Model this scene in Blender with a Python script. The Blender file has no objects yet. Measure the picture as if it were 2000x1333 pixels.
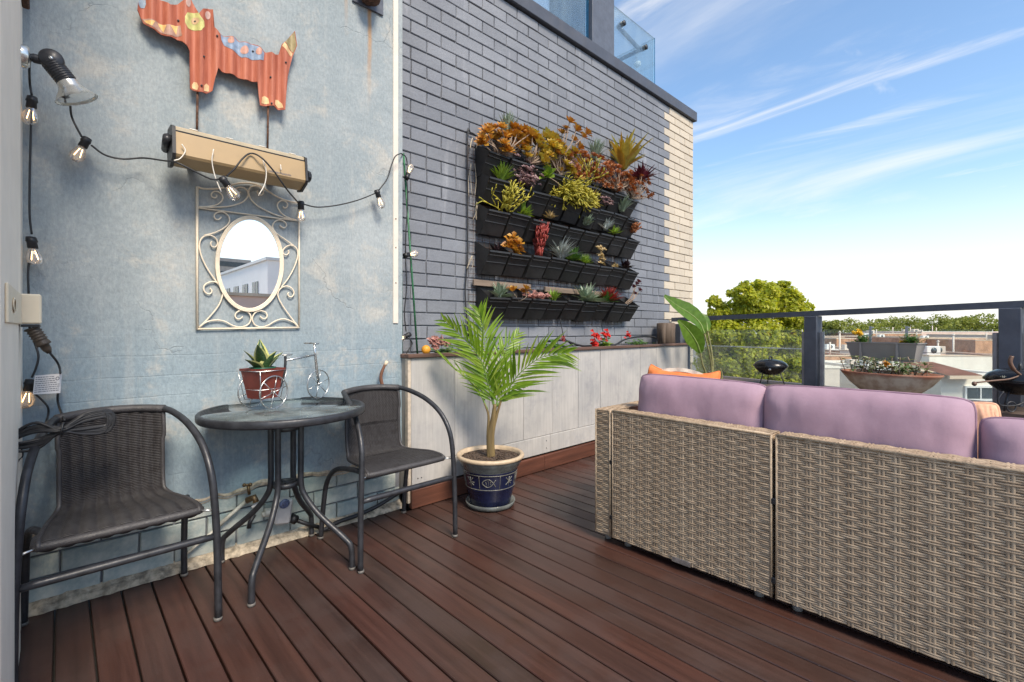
import bpy, bmesh, math, random
import numpy as np
from mathutils import Vector, Matrix, noise as mnoise
random.seed(11); RNG = np.random.default_rng(11)
R = math.radians
SC = bpy.context.scene
COL = SC.collection

# ------------------------------------------------------------------ camera, sky, sun, exposure
F, HOR, TH, ZC = 930.0, 644.0, R(46.5), 1.05          # focal length and horizon in photo pixels, yaw, eye height
cam = bpy.data.objects.new('camera', bpy.data.cameras.new('camera')); COL.objects.link(cam)
cam.location = (0, 0, ZC); cam.rotation_euler = (R(90), 0, TH - R(90))
cam.data.sensor_width = 36; cam.data.lens = 36 * F / 2000; cam.data.shift_y = -(666.5 - HOR) / 2000
cam.data.clip_start = 0.02; cam.data.clip_end = 3000
SC.camera = cam
SUN_AZ, SUN_EL = R(-100), R(47)                        # the sun stands behind the camera, veiled by thin cloud
sl = bpy.data.lights.new('sun', 'SUN'); sl.energy = 2.2; sl.angle = R(18); sl.color = (1.0, .88, .72)
sun = bpy.data.objects.new('sun', sl); COL.objects.link(sun)
sdir = Vector((math.cos(SUN_EL) * math.cos(SUN_AZ), math.cos(SUN_EL) * math.sin(SUN_AZ), math.sin(SUN_EL)))
sun.rotation_euler = sdir.to_track_quat('Z', 'Y').to_euler(); sun.location = (4, -4, 8)
SC.view_settings.view_transform = 'Standard'; SC.view_settings.look = 'None'
SC.view_settings.gamma = 1; SC.view_settings.exposure = 1.25
SC.view_settings.use_curve_mapping = False
SC.render.engine = 'CYCLES'
try:
    SC.cycles.max_bounces = 8; SC.cycles.transparent_max_bounces = 16
except Exception: pass

def make_world():
    w = bpy.data.worlds.new('World'); SC.world = w; w.use_nodes = True
    nt = w.node_tree; N = nt.nodes; L = nt.links; N.clear()
    out = N.new('ShaderNodeOutputWorld'); bg = N.new('ShaderNodeBackground'); bg.inputs[1].default_value = 0.1
    sky = N.new('ShaderNodeTexSky'); sky.sky_type = 'NISHITA'; sky.sun_disc = False
    sky.sun_elevation = SUN_EL; sky.sun_rotation = R(90) - SUN_AZ
    sky.air_density = 1.0; sky.dust_density = 0.6; sky.ozone_density = 2.0
    tc = N.new('ShaderNodeTexCoord')
    sep = N.new('ShaderNodeSeparateXYZ'); L.new(tc.outputs['Generated'], sep.inputs[0])
    # project the dome on a flat cloud layer: (x/z, y/z)
    zc = N.new('ShaderNodeMath'); zc.operation = 'MAXIMUM'; L.new(sep.outputs[2], zc.inputs[0]); zc.inputs[1].default_value = 0.03
    za = N.new('ShaderNodeMath'); za.operation = 'ADD'; L.new(zc.outputs[0], za.inputs[0]); za.inputs[1].default_value = 0.08
    dx = N.new('ShaderNodeMath'); dx.operation = 'DIVIDE'; L.new(sep.outputs[0], dx.inputs[0]); L.new(za.outputs[0], dx.inputs[1])
    dy = N.new('ShaderNodeMath'); dy.operation = 'DIVIDE'; L.new(sep.outputs[1], dy.inputs[0]); L.new(za.outputs[0], dy.inputs[1])
    cb = N.new('ShaderNodeCombineXYZ'); L.new(dx.outputs[0], cb.inputs[0]); L.new(dy.outputs[0], cb.inputs[1])
    def layer(rot, sc, nscale, detail, lo, hi, dist):
        mp = N.new('ShaderNodeMapping'); L.new(cb.outputs[0], mp.inputs[0]); mp.inputs['Rotation'].default_value = (0, 0, rot); mp.inputs['Scale'].default_value = sc
        nz = N.new('ShaderNodeTexNoise'); L.new(mp.outputs[0], nz.inputs['Vector']); nz.inputs['Scale'].default_value = nscale
        nz.inputs['Detail'].default_value = detail; nz.inputs['Roughness'].default_value = .6; nz.inputs['Distortion'].default_value = dist
        mr = N.new('ShaderNodeMapRange'); mr.interpolation_type = 'SMOOTHSTEP'; L.new(nz.outputs[0], mr.inputs[0])
        mr.inputs[1].default_value = lo; mr.inputs[2].default_value = hi
        return mr.outputs[0]
    a = layer(R(-62), (1.0, .26, 1), 1.0, 7, .42, .95, .8)      # long cirrus streaks
    b = layer(R(-50), (1.6, .5, 1), 1.8, 8, .52, .92, .9)            # small puffs
    c = layer(R(12), (.55, 1.3, 1), 1.15, 6, .60, .78, .3)        # small low puffs
    mc = N.new('ShaderNodeMath'); mc.operation = 'MAXIMUM'; L.new(b, mc.inputs[0]); L.new(c, mc.inputs[1])
    mx = N.new('ShaderNodeMath'); mx.operation = 'MAXIMUM'; L.new(a, mx.inputs[0]); L.new(mc.outputs[0], mx.inputs[1])
    hz = N.new('ShaderNodeMapRange'); hz.interpolation_type = 'SMOOTHERSTEP'; L.new(sep.outputs[2], hz.inputs[0])   # white haze bank low over the land
    hz.inputs[1].default_value = .30; hz.inputs[2].default_value = .0; hz.inputs[3].default_value = 0; hz.inputs[4].default_value = .90
    m2 = N.new('ShaderNodeMath'); m2.operation = 'MAXIMUM'; L.new(mx.outputs[0], m2.inputs[0]); L.new(hz.outputs[0], m2.inputs[1])
    mix = N.new('ShaderNodeMix'); mix.data_type = 'RGBA'; L.new(m2.outputs[0], mix.inputs[0])
    br = N.new('ShaderNodeMix'); br.data_type = 'RGBA'; br.blend_type = 'MULTIPLY'; br.inputs[0].default_value = 1
    L.new(sky.outputs[0], br.inputs[6]); br.inputs[7].default_value = (1.04, 1.10, 1.09, 1)
    L.new(br.outputs[2], mix.inputs[6]); mix.inputs[7].default_value = (4.8, 4.72, 4.65, 1)
    L.new(mix.outputs[2], bg.inputs[0]); L.new(bg.outputs[0], out.inputs[0])
make_world()

# ------------------------------------------------------------------ photo pixel -> point helpers
DV = np.array([math.cos(TH), math.sin(TH), 0]); RV = np.array([math.sin(TH), -math.cos(TH), 0]); UV_ = np.array([0, 0, 1.0]); CP = np.array([0, 0, ZC])
def ray(x, y): return DV * F + RV * (x - 1000) + UV_ * (HOR - y)
def onZ(x, y, z=0): v = ray(x, y); return CP + v * ((z - ZC) / v[2])
def onY(x, y, Y): v = ray(x, y); return CP + v * (Y / v[1])
def onX(x, y, X): v = ray(x, y); return CP + v * (X / v[0])
def onD(x, y, d): return CP + ray(x, y) * (d / F)
YB, YK, XL = 2.50, 2.68, -0.10        # plaster wall, brick wall, white side wall

# ------------------------------------------------------------------ mesh builder
def spl(pts, n=8, closed=False):
    P = [np.array(p, float) for p in pts]; out = []
    m = len(P)
    for i in range(m if closed else m - 1):
        p0 = P[(i - 1) % m] if (closed or i > 0) else P[0] * 2 - P[1]
        p1 = P[i]; p2 = P[(i + 1) % m]
        p3 = P[(i + 2) % m] if (closed or i + 2 < m) else P[-1] * 2 - P[-2]
        for k in range(n):
            t = k / n
            out.append(.5 * ((2 * p1) + (p2 - p0) * t + (2 * p0 - 5 * p1 + 4 * p2 - p3) * t * t + (3 * p1 - p0 - 3 * p2 + p3) * t ** 3))
    if not closed: out.append(P[-1])
    return out
def nrm(v):
    v = np.array(v, float); l = np.linalg.norm(v); return v / l if l > 1e-9 else v

class MB:
    def __init__(s): s.v = []; s.f = []; s.s = []; s.r = []; s.uv = {}; s.n = 0
    def add(s, V, Fc, smooth=False, rnd=None, uv=None):
        o = s.n; V = np.asarray(V, float).reshape(-1, 3); s.v.append(V); s.n += len(V)
        if rnd is None: rnd = random.random()
        for q in Fc: s.f.append([o + i for i in q]); s.s.append(smooth); s.r.append(rnd)
        if uv is not None:
            for i, t in enumerate(uv): s.uv[o + i] = t
        return s
    def box(s, x0, x1, y0, y1, z0, z1, M=None, ch=0.0, rnd=None):
        if ch <= 0:
            V = [(x, y, z) for x in (x0, x1) for y in (y0, y1) for z in (z0, z1)]
            Fc = [(0, 1, 3, 2), (4, 6, 7, 5), (0, 4, 5, 1), (2, 3, 7, 6), (0, 2, 6, 4), (1, 5, 7, 3)]
        else:
            bm = bmesh.new(); bmesh.ops.create_cube(bm, size=1)
            for v in bm.verts: v.co = Vector(((x0 + x1) / 2 + v.co.x * (x1 - x0), (y0 + y1) / 2 + v.co.y * (y1 - y0), (z0 + z1) / 2 + v.co.z * (z1 - z0)))
            bmesh.ops.bevel(bm, geom=bm.edges[:], offset=ch, segments=1, affect='EDGES')
            bm.verts.index_update(); V = [tuple(v.co) for v in bm.verts]; Fc = [[v.index for v in f.verts] for f in bm.faces]; bm.free()
        if M is not None: V = [tuple(M @ Vector(p)) for p in V]
        return s.add(V, Fc, False, rnd)
    def tube(s, pts, r, n=8, closed=False, caps=True, smooth=True, rnd=None, flat=1.0):
        P = [np.array(p, float) for p in pts]; m = len(P)
        rr = [r] * m if np.isscalar(r) else list(r)
        V = []; prev = None
        for i in range(m):
            a = P[i - 1] if (i > 0 or closed) else P[i]; b = P[(i + 1) % m] if (i < m - 1 or closed) else P[i]
            t = nrm(b - a)
            if prev is None:
                up = np.array([0, 0, 1.0]) if abs(t[2]) < .9 else np.array([1.0, 0, 0])
                u = nrm(np.cross(up, t))
            else:
                u = prev - t * (prev @ t); u = nrm(u)
            prev = u; w = np.cross(t, u)
            for k in range(n):
                an = 2 * math.pi * k / n
                V.append(P[i] + (u * math.cos(an) + w * math.sin(an) * flat) * rr[i])
        Fc = []
        for i in range(m if closed else m - 1):
            for k in range(n):
                Fc.append((i * n + k, i * n + (k + 1) % n, ((i + 1) % m) * n + (k + 1) % n, ((i + 1) % m) * n + k))
        if caps and not closed: Fc += [tuple(range(n))[::-1], tuple((m - 1) * n + k for k in range(n))]
        return s.add(V, Fc, smooth, rnd)
    def lathe(s, prof, c=(0, 0, 0), n=32, axis=(0, 0, 1), smooth=True, rnd=None, sx=1, sy=1):
        ax = nrm(axis); u = nrm(np.cross(ax, (1, 0, 0) if abs(ax[0]) < .9 else (0, 1, 0))); w = np.cross(ax, u)
        if abs(ax[2]) > .99: u, w = np.array([1., 0, 0]), np.array([0, 1., 0])
        c = np.array(c, float); V = []; m = len(prof)
        for (r, z) in prof:
            for k in range(n):
                a = 2 * math.pi * k / n; V.append(c + ax * z + (u * math.cos(a) * sx + w * math.sin(a) * sy) * max(r, 1e-4))
        Fc = [(i * n + k, i * n + (k + 1) % n, (i + 1) * n + (k + 1) % n, (i + 1) * n + k) for i in range(m - 1) for k in range(n)]
        return s.add(V, Fc, smooth, rnd)
    def grid(s, G, smooth=True, rnd=None, uv=None):
        G = np.asarray(G, float); a, b = G.shape[:2]
        Fc = [(i * b + j, i * b + j + 1, (i + 1) * b + j + 1, (i + 1) * b + j) for i in range(a - 1) for j in range(b - 1)]
        return s.add(G.reshape(-1, 3), Fc, smooth, rnd, uv)
    def ball(s, c, r, n=8, sc=(1, 1, 1), rnd=None):
        V = []; m = max(4, n // 2 + 1)
        for i in range(m + 1):
            th = math.pi * i / m
            for k in range(n):
                a = 2 * math.pi * k / n
                V.append((c[0] + r * sc[0] * math.sin(th) * math.cos(a), c[1] + r * sc[1] * math.sin(th) * math.sin(a), c[2] + r * sc[2] * math.cos(th)))
        Fc = [(i * n + k, (i + 1) * n + k, (i + 1) * n + (k + 1) % n, i * n + (k + 1) % n) for i in range(m) for k in range(n)]
        return s.add(V, Fc, True, rnd)
    def leaf(s, base, d, up, L, W, bend=.2, n=4, fold=.15, wide=.45, rnd=None, tip=0.0, droop=None):
        """a leaf: a folded strip from base along d, bending towards -up (or droop)"""
        d = nrm(d); up = nrm(np.array(up) - d * (np.array(up) @ d)); sd = np.cross(d, up); base = np.array(base, float)
        dr = -up if droop is None else np.array(droop, float)
        V = []
        for i in range(n + 1):
            t = i / n
            w = W * .5 * (math.sin(math.pi * min(1, max(0.03, t ** (math.log(.5) / math.log(wide))))) * (1 - tip) + tip) if t < 1 else W * .02
            c = base + d * L * t + dr * L * bend * t * t
            V += [c - sd * w + up * w * fold * 2, c, c + sd * w + up * w * fold * 2]
        Fc = []
        for i in range(n):
            o = i * 3; Fc += [(o, o + 1, o + 4, o + 3), (o + 1, o + 2, o + 5, o + 4)]
        return s.add(V, Fc, True, rnd)
    def build(s, name, mat, parent=None, loc=None):
        org = np.array(parent['_o'] if parent is not None else (loc if loc is not None else (0, 0, 0)), float)
        V = np.concatenate(s.v) - org if s.v else np.zeros((0, 3))
        me = bpy.data.meshes.new(name); me.from_pydata(V.tolist(), [], s.f); 
        me.polygons.foreach_set('use_smooth', s.s)
        at = me.attributes.new('rnd', 'FLOAT', 'FACE'); at.data.foreach_set('value', s.r)
        if s.uv:
            ul = me.uv_layers.new(name='UVMap'); li = np.zeros(len(me.loops), int); me.loops.foreach_get('vertex_index', li)
            ul.data.foreach_set('uv', np.array([s.uv.get(i, (0, 0)) for i in li]).ravel())
        me.materials.append(mat); me.update()
        o = bpy.data.objects.new(name, me); COL.objects.link(o)
        o['_o'] = [float(c) for c in org]
        if parent is not None: o.parent = parent
        else: o.location = org
        return o

def tag(o, label=None, cat=None, group=None, kind=None):
    if label: o['label'] = label
    if cat: o['category'] = cat
    if group: o['group'] = group
    if kind: o['kind'] = kind
    return o
def thing(name, label, cat, loc=(0, 0, 0), group=None):
    o = bpy.data.objects.new(name, None); COL.objects.link(o); o.empty_display_size = .05
    o.location = [float(c) for c in loc]; o['_o'] = [float(c) for c in loc]
    return tag(o, label, cat, group)
def inst(me, name, loc, parent, rot=(0, 0, 0), scale=(1, 1, 1)):
    o = bpy.data.objects.new(name, me); COL.objects.link(o)
    if parent is not None: o.parent = parent; loc = np.array(loc, float) - np.array(parent['_o'])
    o.location = [float(c) for c in loc]; o.rotation_euler = rot; o.scale = scale
    return o

# ------------------------------------------------------------------ materials
class NT:
    def __init__(s, name):
        s.m = bpy.data.materials.new(name); s.m.use_nodes = True; s.t = s.m.node_tree; s.t.nodes.clear()
        s.out = s.n('ShaderNodeOutputMaterial'); s.b = s.n('ShaderNodeBsdfPrincipled'); s.l(s.b.outputs[0], s.out.inputs[0])
        s._tc = None
    def n(s, t): return s.t.nodes.new(t)
    def l(s, a, b): s.t.links.new(a, b)
    @property
    def tc(s):
        if s._tc is None: s._tc = s.n('ShaderNodeTexCoord')
        return s._tc
    def mapped(s, sc=(1, 1, 1), src='Object', rot=(0, 0, 0)):
        mp = s.n('ShaderNodeMapping'); s.l(s.tc.outputs[src], mp.inputs[0]); mp.inputs['Scale'].default_value = sc; mp.inputs['Rotation'].default_value = rot
        return mp.outputs[0]
    def noise(s, scale=5, detail=4, rough=.55, vec=None, dist=0):
        z = s.n('ShaderNodeTexNoise'); z.inputs['Scale'].default_value = scale; z.inputs['Detail'].default_value = detail
        z.inputs['Roughness'].default_value = rough; z.inputs['Distortion'].default_value = dist
        s.l(vec if vec is not None else s.tc.outputs['Object'], z.inputs['Vector']); return z.outputs[0]
    def rng(s, v, a, b, c=0, d=1, smooth=True):
        m = s.n('ShaderNodeMapRange'); m.interpolation_type = 'SMOOTHSTEP' if smooth else 'LINEAR'
        s.l(v, m.inputs[0]); m.inputs[1].default_value = a; m.inputs[2].default_value = b; m.inputs[3].default_value = c; m.inputs[4].default_value = d
        return m.outputs[0]
    def mix(s, f, a, b, mode='MIX'):
        m = s.n('ShaderNodeMix'); m.data_type = 'RGBA'; m.blend_type = mode
        for k, x in ((0, f), (6, a), (7, b)):
            if hasattr(x, 'links'): s.l(x, m.inputs[k])
            elif k == 0: m.inputs[0].default_value = x
            else: m.inputs[k].default_value = (*x[:3], 1)
        return m.outputs[2]
    def math(s, op, a, b=0):
        m = s.n('ShaderNodeMath'); m.operation = op
        for k, x in ((0, a), (1, b)):
            if hasattr(x, 'links'): s.l(x, m.inputs[k])
            else: m.inputs[k].default_value = x
        return m.outputs[0]
    def rnd(s):
        o = s.n('ShaderNodeObjectInfo'); return o.outputs['Random']
    def attr(s, name='rnd'):
        a = s.n('ShaderNodeAttribute'); a.attribute_name = name; return a.outputs['Fac']
    def sep(s, src='Object'):
        x = s.n('ShaderNodeSeparateXYZ'); s.l(s.tc.outputs[src], x.inputs[0]); return x.outputs
    def bump(s, h, st=.3, dist=.01):
        b = s.n('ShaderNodeBump'); b.inputs['Strength'].default_value = st; b.inputs['Distance'].default_value = dist
        s.l(h, b.inputs['Height']); s.l(b.outputs[0], s.b.inputs['Normal']); return b
    def set(s, col=None, rough=None, metal=None, spec=None):
        for k, v in (('Base Color', col), ('Roughness', rough), ('Metallic', metal), ('Specular IOR Level', spec)):
            if v is None: continue
            if hasattr(v, 'links'): s.l(v, s.b.inputs[k])
            elif k == 'Base Color': s.b.inputs[k].default_value = (*v[:3], 1)
            else: s.b.inputs[k].default_value = v
        return s.m

_M = {}
def pm(name, col, rough=.6, metal=0, var=.18, scale=14, bump=0, bscale=60, obj=.0, face=.0, col2=None, spec=None):
    """plain procedural material: noise mottling, optional per-object and per-face variation and bump"""
    if name in _M: return _M[name]
    t = NT(name); c = np.array(col)
    c2 = np.array(col2) if col2 is not None else np.clip(c * (1 + var), 0, 1)
    n = t.rng(t.noise(scale, 6, .6), .3, .7)
    k = t.mix(n, c * (1 - var), c2)
    if obj: k = t.mix(1.0, k, t.mix(t.rnd(), (1 - obj,) * 3, (1 + obj,) * 3), 'MULTIPLY')
    if face: k = t.mix(1.0, k, t.mix(t.attr(), (1 - face,) * 3, (1 + face,) * 3), 'MULTIPLY')
    rr = t.rng(t.noise(scale * 2.3, 4), .3, .7, max(.02, rough - .08), min(1, rough + .08))
    if bump: t.bump(t.noise(bscale, 5, .6), bump, .004)
    _M[name] = t.set(k, rr, metal, spec); return _M[name]
def leafmat(name, cols, rough=.45, trans=.35, tcol=None):
    """leaf: colour from the per-leaf random value, part of the light passes through"""
    if name in _M: return _M[name]
    t = NT(name); r = t.n('ShaderNodeValToRGB'); t.l(t.attr(), r.inputs[0])
    el = r.color_ramp.elements
    while len(el) < len(cols): el.new(.5)
    for i, c in enumerate(cols): el[i].position = i / max(1, len(cols) - 1); el[i].color = (*c, 1)
    k = t.mix(t.rng(t.noise(25, 3), .3, .7), r.outputs[0], t.mix(1.0, r.outputs[0], (.72, .74, .7), 'MULTIPLY'))
    t.set(k, rough)
    if trans:
        tr = t.n('ShaderNodeBsdfTranslucent'); t.l(t.mix(1.0, k, tcol or (1.25, 1.25, .7), 'MULTIPLY'), tr.inputs[0])
        ms = t.n('ShaderNodeMixShader'); ms.inputs[0].default_value = trans
        t.l(t.b.outputs[0], ms.inputs[1]); t.l(tr.outputs[0], ms.inputs[2]); t.l(ms.outputs[0], t.out.inputs[0])
    _M[name] = t.m; return t.m
def glassmat(name, tint=(.9, .96, .95), refl=1.0, rough=0.0, haze=0.0, hcol=(.8, .9, .92)):
    if name in _M: return _M[name]
    t = NT(name); t.t.nodes.remove(t.b)
    tr = t.n('ShaderNodeBsdfTransparent'); tr.inputs[0].default_value = (*tint, 1)
    gl = t.n('ShaderNodeBsdfGlossy'); gl.inputs['Roughness'].default_value = rough
    fr = t.n('ShaderNodeFresnel'); fr.inputs[0].default_value = 1.5
    base = tr.outputs[0]
    if haze:
        df = t.n('ShaderNodeBsdfDiffuse'); df.inputs[0].default_value = (*hcol, 1)
        sm = t.rng(t.noise(9, 5, .6, t.mapped((1, 1, .25))), .35, .75, haze * .5, haze * 1.4)
        mm = t.n('ShaderNodeMixShader'); t.l(sm, mm.inputs[0]); t.l(base, mm.inputs[1]); t.l(df.outputs[0], mm.inputs[2]); base = mm.outputs[0]
    ms = t.n('ShaderNodeMixShader'); t.l(t.math('MULTIPLY', fr.outputs[0], refl), ms.inputs[0])
    t.l(base, ms.inputs[1]); t.l(gl.outputs[0], ms.inputs[2]); t.l(ms.outputs[0], t.out.inputs[0])
    _M[name] = t.m; return t.m

def m_plaster():
    t = NT('blue_plaster'); P = t.sep()
    a = t.rng(t.noise(1.7, 8, .65, t.mapped((1, 1, 1.0))), .40, .68)
    b = t.rng(t.noise(4.2, 8, .72, dist=.4), .50, .68)                  # cream clouds rubbed into the render
    g = t.rng(P[2], .75, 1.25)                                         # bluer paint low down, greyer above
    c = t.mix(g, (.215, .285, .335), (.262, .305, .328))
    c = t.mix(a, c, t.mix(g, (.290, .360, .405), (.350, .385, .400)))
    c = t.mix(t.math('MULTIPLY', b, .48), c, (.52, .475, .41))
    fine = t.noise(90, 4, .7, t.mapped((1, 1, .45)))
    c = t.mix(t.rng(fine, .3, .72), t.mix(1.0, c, (.86, .86, .86), 'MULTIPLY'), t.mix(1.0, c, (1.10, 1.09, 1.07), 'MULTIPLY'))
    # rust runs below the bracket: two streaks with a shape of their own
    for (x0, w, z0) in ((1.265, .012, 2.25), (1.13, .010, 2.6)):
        d = t.math('ABSOLUTE', t.math('SUBTRACT', t.math('ADD', P[0], t.math('MULTIPLY', t.noise(6, 3), .02)), x0 + .01))
        s = t.math('MULTIPLY', t.rng(d, w * 1.6, w * .2), t.rng(P[2], z0, z0 + .6))
        c = t.mix(t.math('MULTIPLY', s, .85), c, (.42, .22, .08))
    st = t.rng(t.noise(1, 6, .65, t.mapped((16, 16, .7))), .50, .72)
    c = t.mix(t.math('MULTIPLY', st, .22), c, (.47, .46, .43))
    dk = t.rng(t.noise(2.6, 6, .7, t.mapped((1, 1, .8))), .58, .72)
    c = t.mix(t.math('MULTIPLY', dk, .28), c, (.20, .25, .27))
    pit = t.rng(t.noise(38, 3, .5), .66, .72)
    c = t.mix(t.math('MULTIPLY', pit, .35), c, (.20, .23, .24))
    # brick courses ghosting through the paint low on the wall
    br = t.n('ShaderNodeTexBrick'); vv = t.n('ShaderNodeCombineXYZ'); t.l(t.math('ADD', P[0], t.math('MULTIPLY', t.noise(7, 3), .012)), vv.inputs[0]); t.l(t.math('ADD', P[2], t.math('MULTIPLY', t.noise(5, 4), .016)), vv.inputs[1])
    t.l(vv.outputs[0], br.inputs[0]); br.inputs['Scale'].default_value = 1; br.inputs['Mortar Size'].default_value = .004; br.inputs['Brick Width'].default_value = .24; br.inputs['Row Height'].default_value = .086; br.inputs['Mortar Smooth'].default_value = .6
    low = t.rng(P[2], 1.12, .9)
    j = t.math('MULTIPLY', t.math('MULTIPLY', br.outputs['Fac'], low), t.rng(t.noise(3, 3), .38, .6))
    c = t.mix(t.math('MULTIPLY', j, .05), c, (.17, .21, .23))
    vo = t.n('ShaderNodeTexVoronoi'); vo.feature = 'DISTANCE_TO_EDGE'; vo.inputs['Scale'].default_value = 1.7      # hairline cracks
    nv = t.n('ShaderNodeTexNoise'); nv.inputs['Scale'].default_value = 4; nv.inputs['Detail'].default_value = 6; t.l(t.tc.outputs['Object'], nv.inputs[0]); va = t.n('ShaderNodeVectorMath'); va.operation = 'MULTIPLY_ADD'; t.l(nv.outputs[1], va.inputs[0]); va.inputs[1].default_value = (.35, .35, .35); t.l(t.tc.outputs['Object'], va.inputs[2]); t.l(va.outputs[0], vo.inputs['Vector'])
    ck = t.math('MULTIPLY', t.rng(vo.outputs['Distance'], .006, .001), t.rng(t.noise(1.9, 3), .50, .60))
    c = t.mix(t.math('MULTIPLY', ck, .28), c, (.14, .16, .17)); j = t.math('ADD', j, t.math('MULTIPLY', ck, 2.0))
    h = t.math('SUBTRACT', t.math('ADD', t.math('MULTIPLY', t.noise(22, 7, .65), .6), t.math('MULTIPLY', fine, .25)), t.math('MULTIPLY', j, .14))
    t.bump(h, .55, .012)
    return t.set(c, .82)
def m_deck():
    t = NT('merbau_deck'); v = t.mapped((30, 1.4, 30)); rn = t.rnd()
    o = t.n('ShaderNodeVectorMath'); o.operation = 'ADD'; t.l(v, o.inputs[0]); cb = t.n('ShaderNodeCombineXYZ')
    t.l(t.math('MULTIPLY', rn, 37), cb.inputs[0]); t.l(t.math('MULTIPLY', rn, 91), cb.inputs[1]); t.l(cb.outputs[0], o.inputs[1])
    gr = t.noise(1.0, 7, .65, o.outputs[0]); o2 = t.n('ShaderNodeVectorMath'); o2.operation = 'ADD'; t.l(t.tc.outputs['Object'], o2.inputs[0]); t.l(cb.outputs[0], o2.inputs[1])
    r = t.n('ShaderNodeValToRGB'); t.l(rn, r.inputs[0]); el = r.color_ramp.elements
    cs = [(.066, .029, .022), (.050, .030, .024), (.073, .030, .021), (.046, .026, .021), (.067, .035, .028), (.059, .026, .019)]
    while len(el) < len(cs): el.new(.5)
    for i, c in enumerate(cs): el[i].position = i / 5; el[i].color = (*c, 1)
    c = t.mix(t.rng(gr, .25, .75), t.mix(1.0, r.outputs[0], (.62, .6, .6), 'MULTIPLY'), t.mix(1.0, r.outputs[0], (1.25, 1.2, 1.18), 'MULTIPLY'))
    pat = t.rng(t.noise(3.1, 5, .6, o2.outputs[0]), .40, .66)
    c = t.mix(t.math('MULTIPLY', pat, .32), c, (.066, .046, .040))                       # greyed, worn oil
    sc = t.rng(t.noise(60, 5, .75, t.mapped((1.2, .35, 1), rot=(0, 0, .6))), .66, .74)
    c = t.mix(t.math('MULTIPLY', sc, .42), c, (.22, .15, .12))
    sp = t.rng(t.noise(210, 2, .5), .77, .79)
    c = t.mix(t.math('MULTIPLY', sp, .6), c, (.33, .29, .25))
    rg = t.rng(t.math('ADD', t.math('MULTIPLY', gr, .4), t.math('MULTIPLY', pat, .5)), .1, .8, .30, .52)
    t.bump(t.math('ADD', gr, t.math('MULTIPLY', t.noise(150, 3), .4)), .22, .003)
    return t.set(c, rg, 0, .45)
def m_brick(name, col, tint):
    t = NT(name); rn = t.rnd(); c = np.array(col); f = t.attr()
    v = t.math('FRACT', t.math('ADD', rn, f))
    k = t.mix(v, c * .92, c * 1.08)
    n2 = t.n('ShaderNodeVectorMath'); n2.operation = 'ADD'; ge = t.n('ShaderNodeNewGeometry'); t.l(ge.outputs['Position'], n2.inputs[0])
    big = t.rng(t.noise(1.3, 6, .65, n2.outputs[0]), .35, .68)
    k = t.mix(big, k, t.mix(1.0, k, tint, 'MULTIPLY'))
    mp = t.n('ShaderNodeMapping'); t.l(ge.outputs['Position'], mp.inputs[0]); mp.inputs['Scale'].default_value = (9, 9, 1.2)
    run = t.rng(t.noise(1.0, 5, .7, mp.outputs[0]), .56, .74)                       # pale lime runs
    k = t.mix(t.math('MULTIPLY', run, .45), k, (.40, .41, .44))
    fn = t.noise(120, 4, .7, ge.outputs['Position'])
    k = t.mix(t.rng(fn, .3, .7), t.mix(1.0, k, (.9, .9, .9), 'MULTIPLY'), t.mix(1.0, k, (1.07, 1.07, 1.07), 'MULTIPLY'))
    t.bump(t.math('ADD', t.noise(35, 6, .7, ge.outputs['Position']), t.math('MULTIPLY', fn, .4)), .45, .006)
    return t.set(k, .62)
def m_panel():
    t = NT('whitewashed_board'); rn = t.rnd()
    o2 = t.n('ShaderNodeVectorMath'); o2.operation = 'ADD'; t.l(t.tc.outputs['Object'], o2.inputs[0]); cb = t.n('ShaderNodeCombineXYZ'); t.l(t.math('MULTIPLY', rn, 50), cb.inputs[0]); t.l(cb.outputs[0], o2.inputs[1])
    a = t.rng(t.noise(3, 6, .6, o2.outputs[0]), .3, .7); b = t.rng(t.noise(4.5, 7, .7, o2.outputs[0]), .48, .70)
    c = t.mix(a, (.37, .36, .35), (.49, .465, .435)); c = t.mix(t.math('MULTIPLY', b, .62), c, (.26, .26, .275))
    c = t.mix(t.math('MULTIPLY', rn, .35), c, (.43, .405, .38))
    gr = t.noise(1, 6, .65, t.mapped((60, 60, 3)))
    c = t.mix(t.rng(gr, .3, .75), t.mix(1.0, c, (.84, .84, .84), 'MULTIPLY'), c)
    t.bump(gr, .25, .004); return t.set(c, .7)
def m_wood(name, col, axis=2, rough=.55, s=26, dark=.55):
    if name in _M: return _M[name]
    t = NT(name); sc = [s, s, s]; sc[axis] = s * .06
    g = t.noise(1, 7, .65, t.mapped(tuple(sc)), .3); c = np.array(col)
    k = t.mix(t.rng(g, .28, .72), c * dark, c * 1.25); k = t.mix(1.0, k, t.mix(t.rnd(), (.82,) * 3, (1.15,) * 3), 'MULTIPLY')
    t.bump(g, .3, .004); _M[name] = t.set(k, rough); return _M[name]
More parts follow.
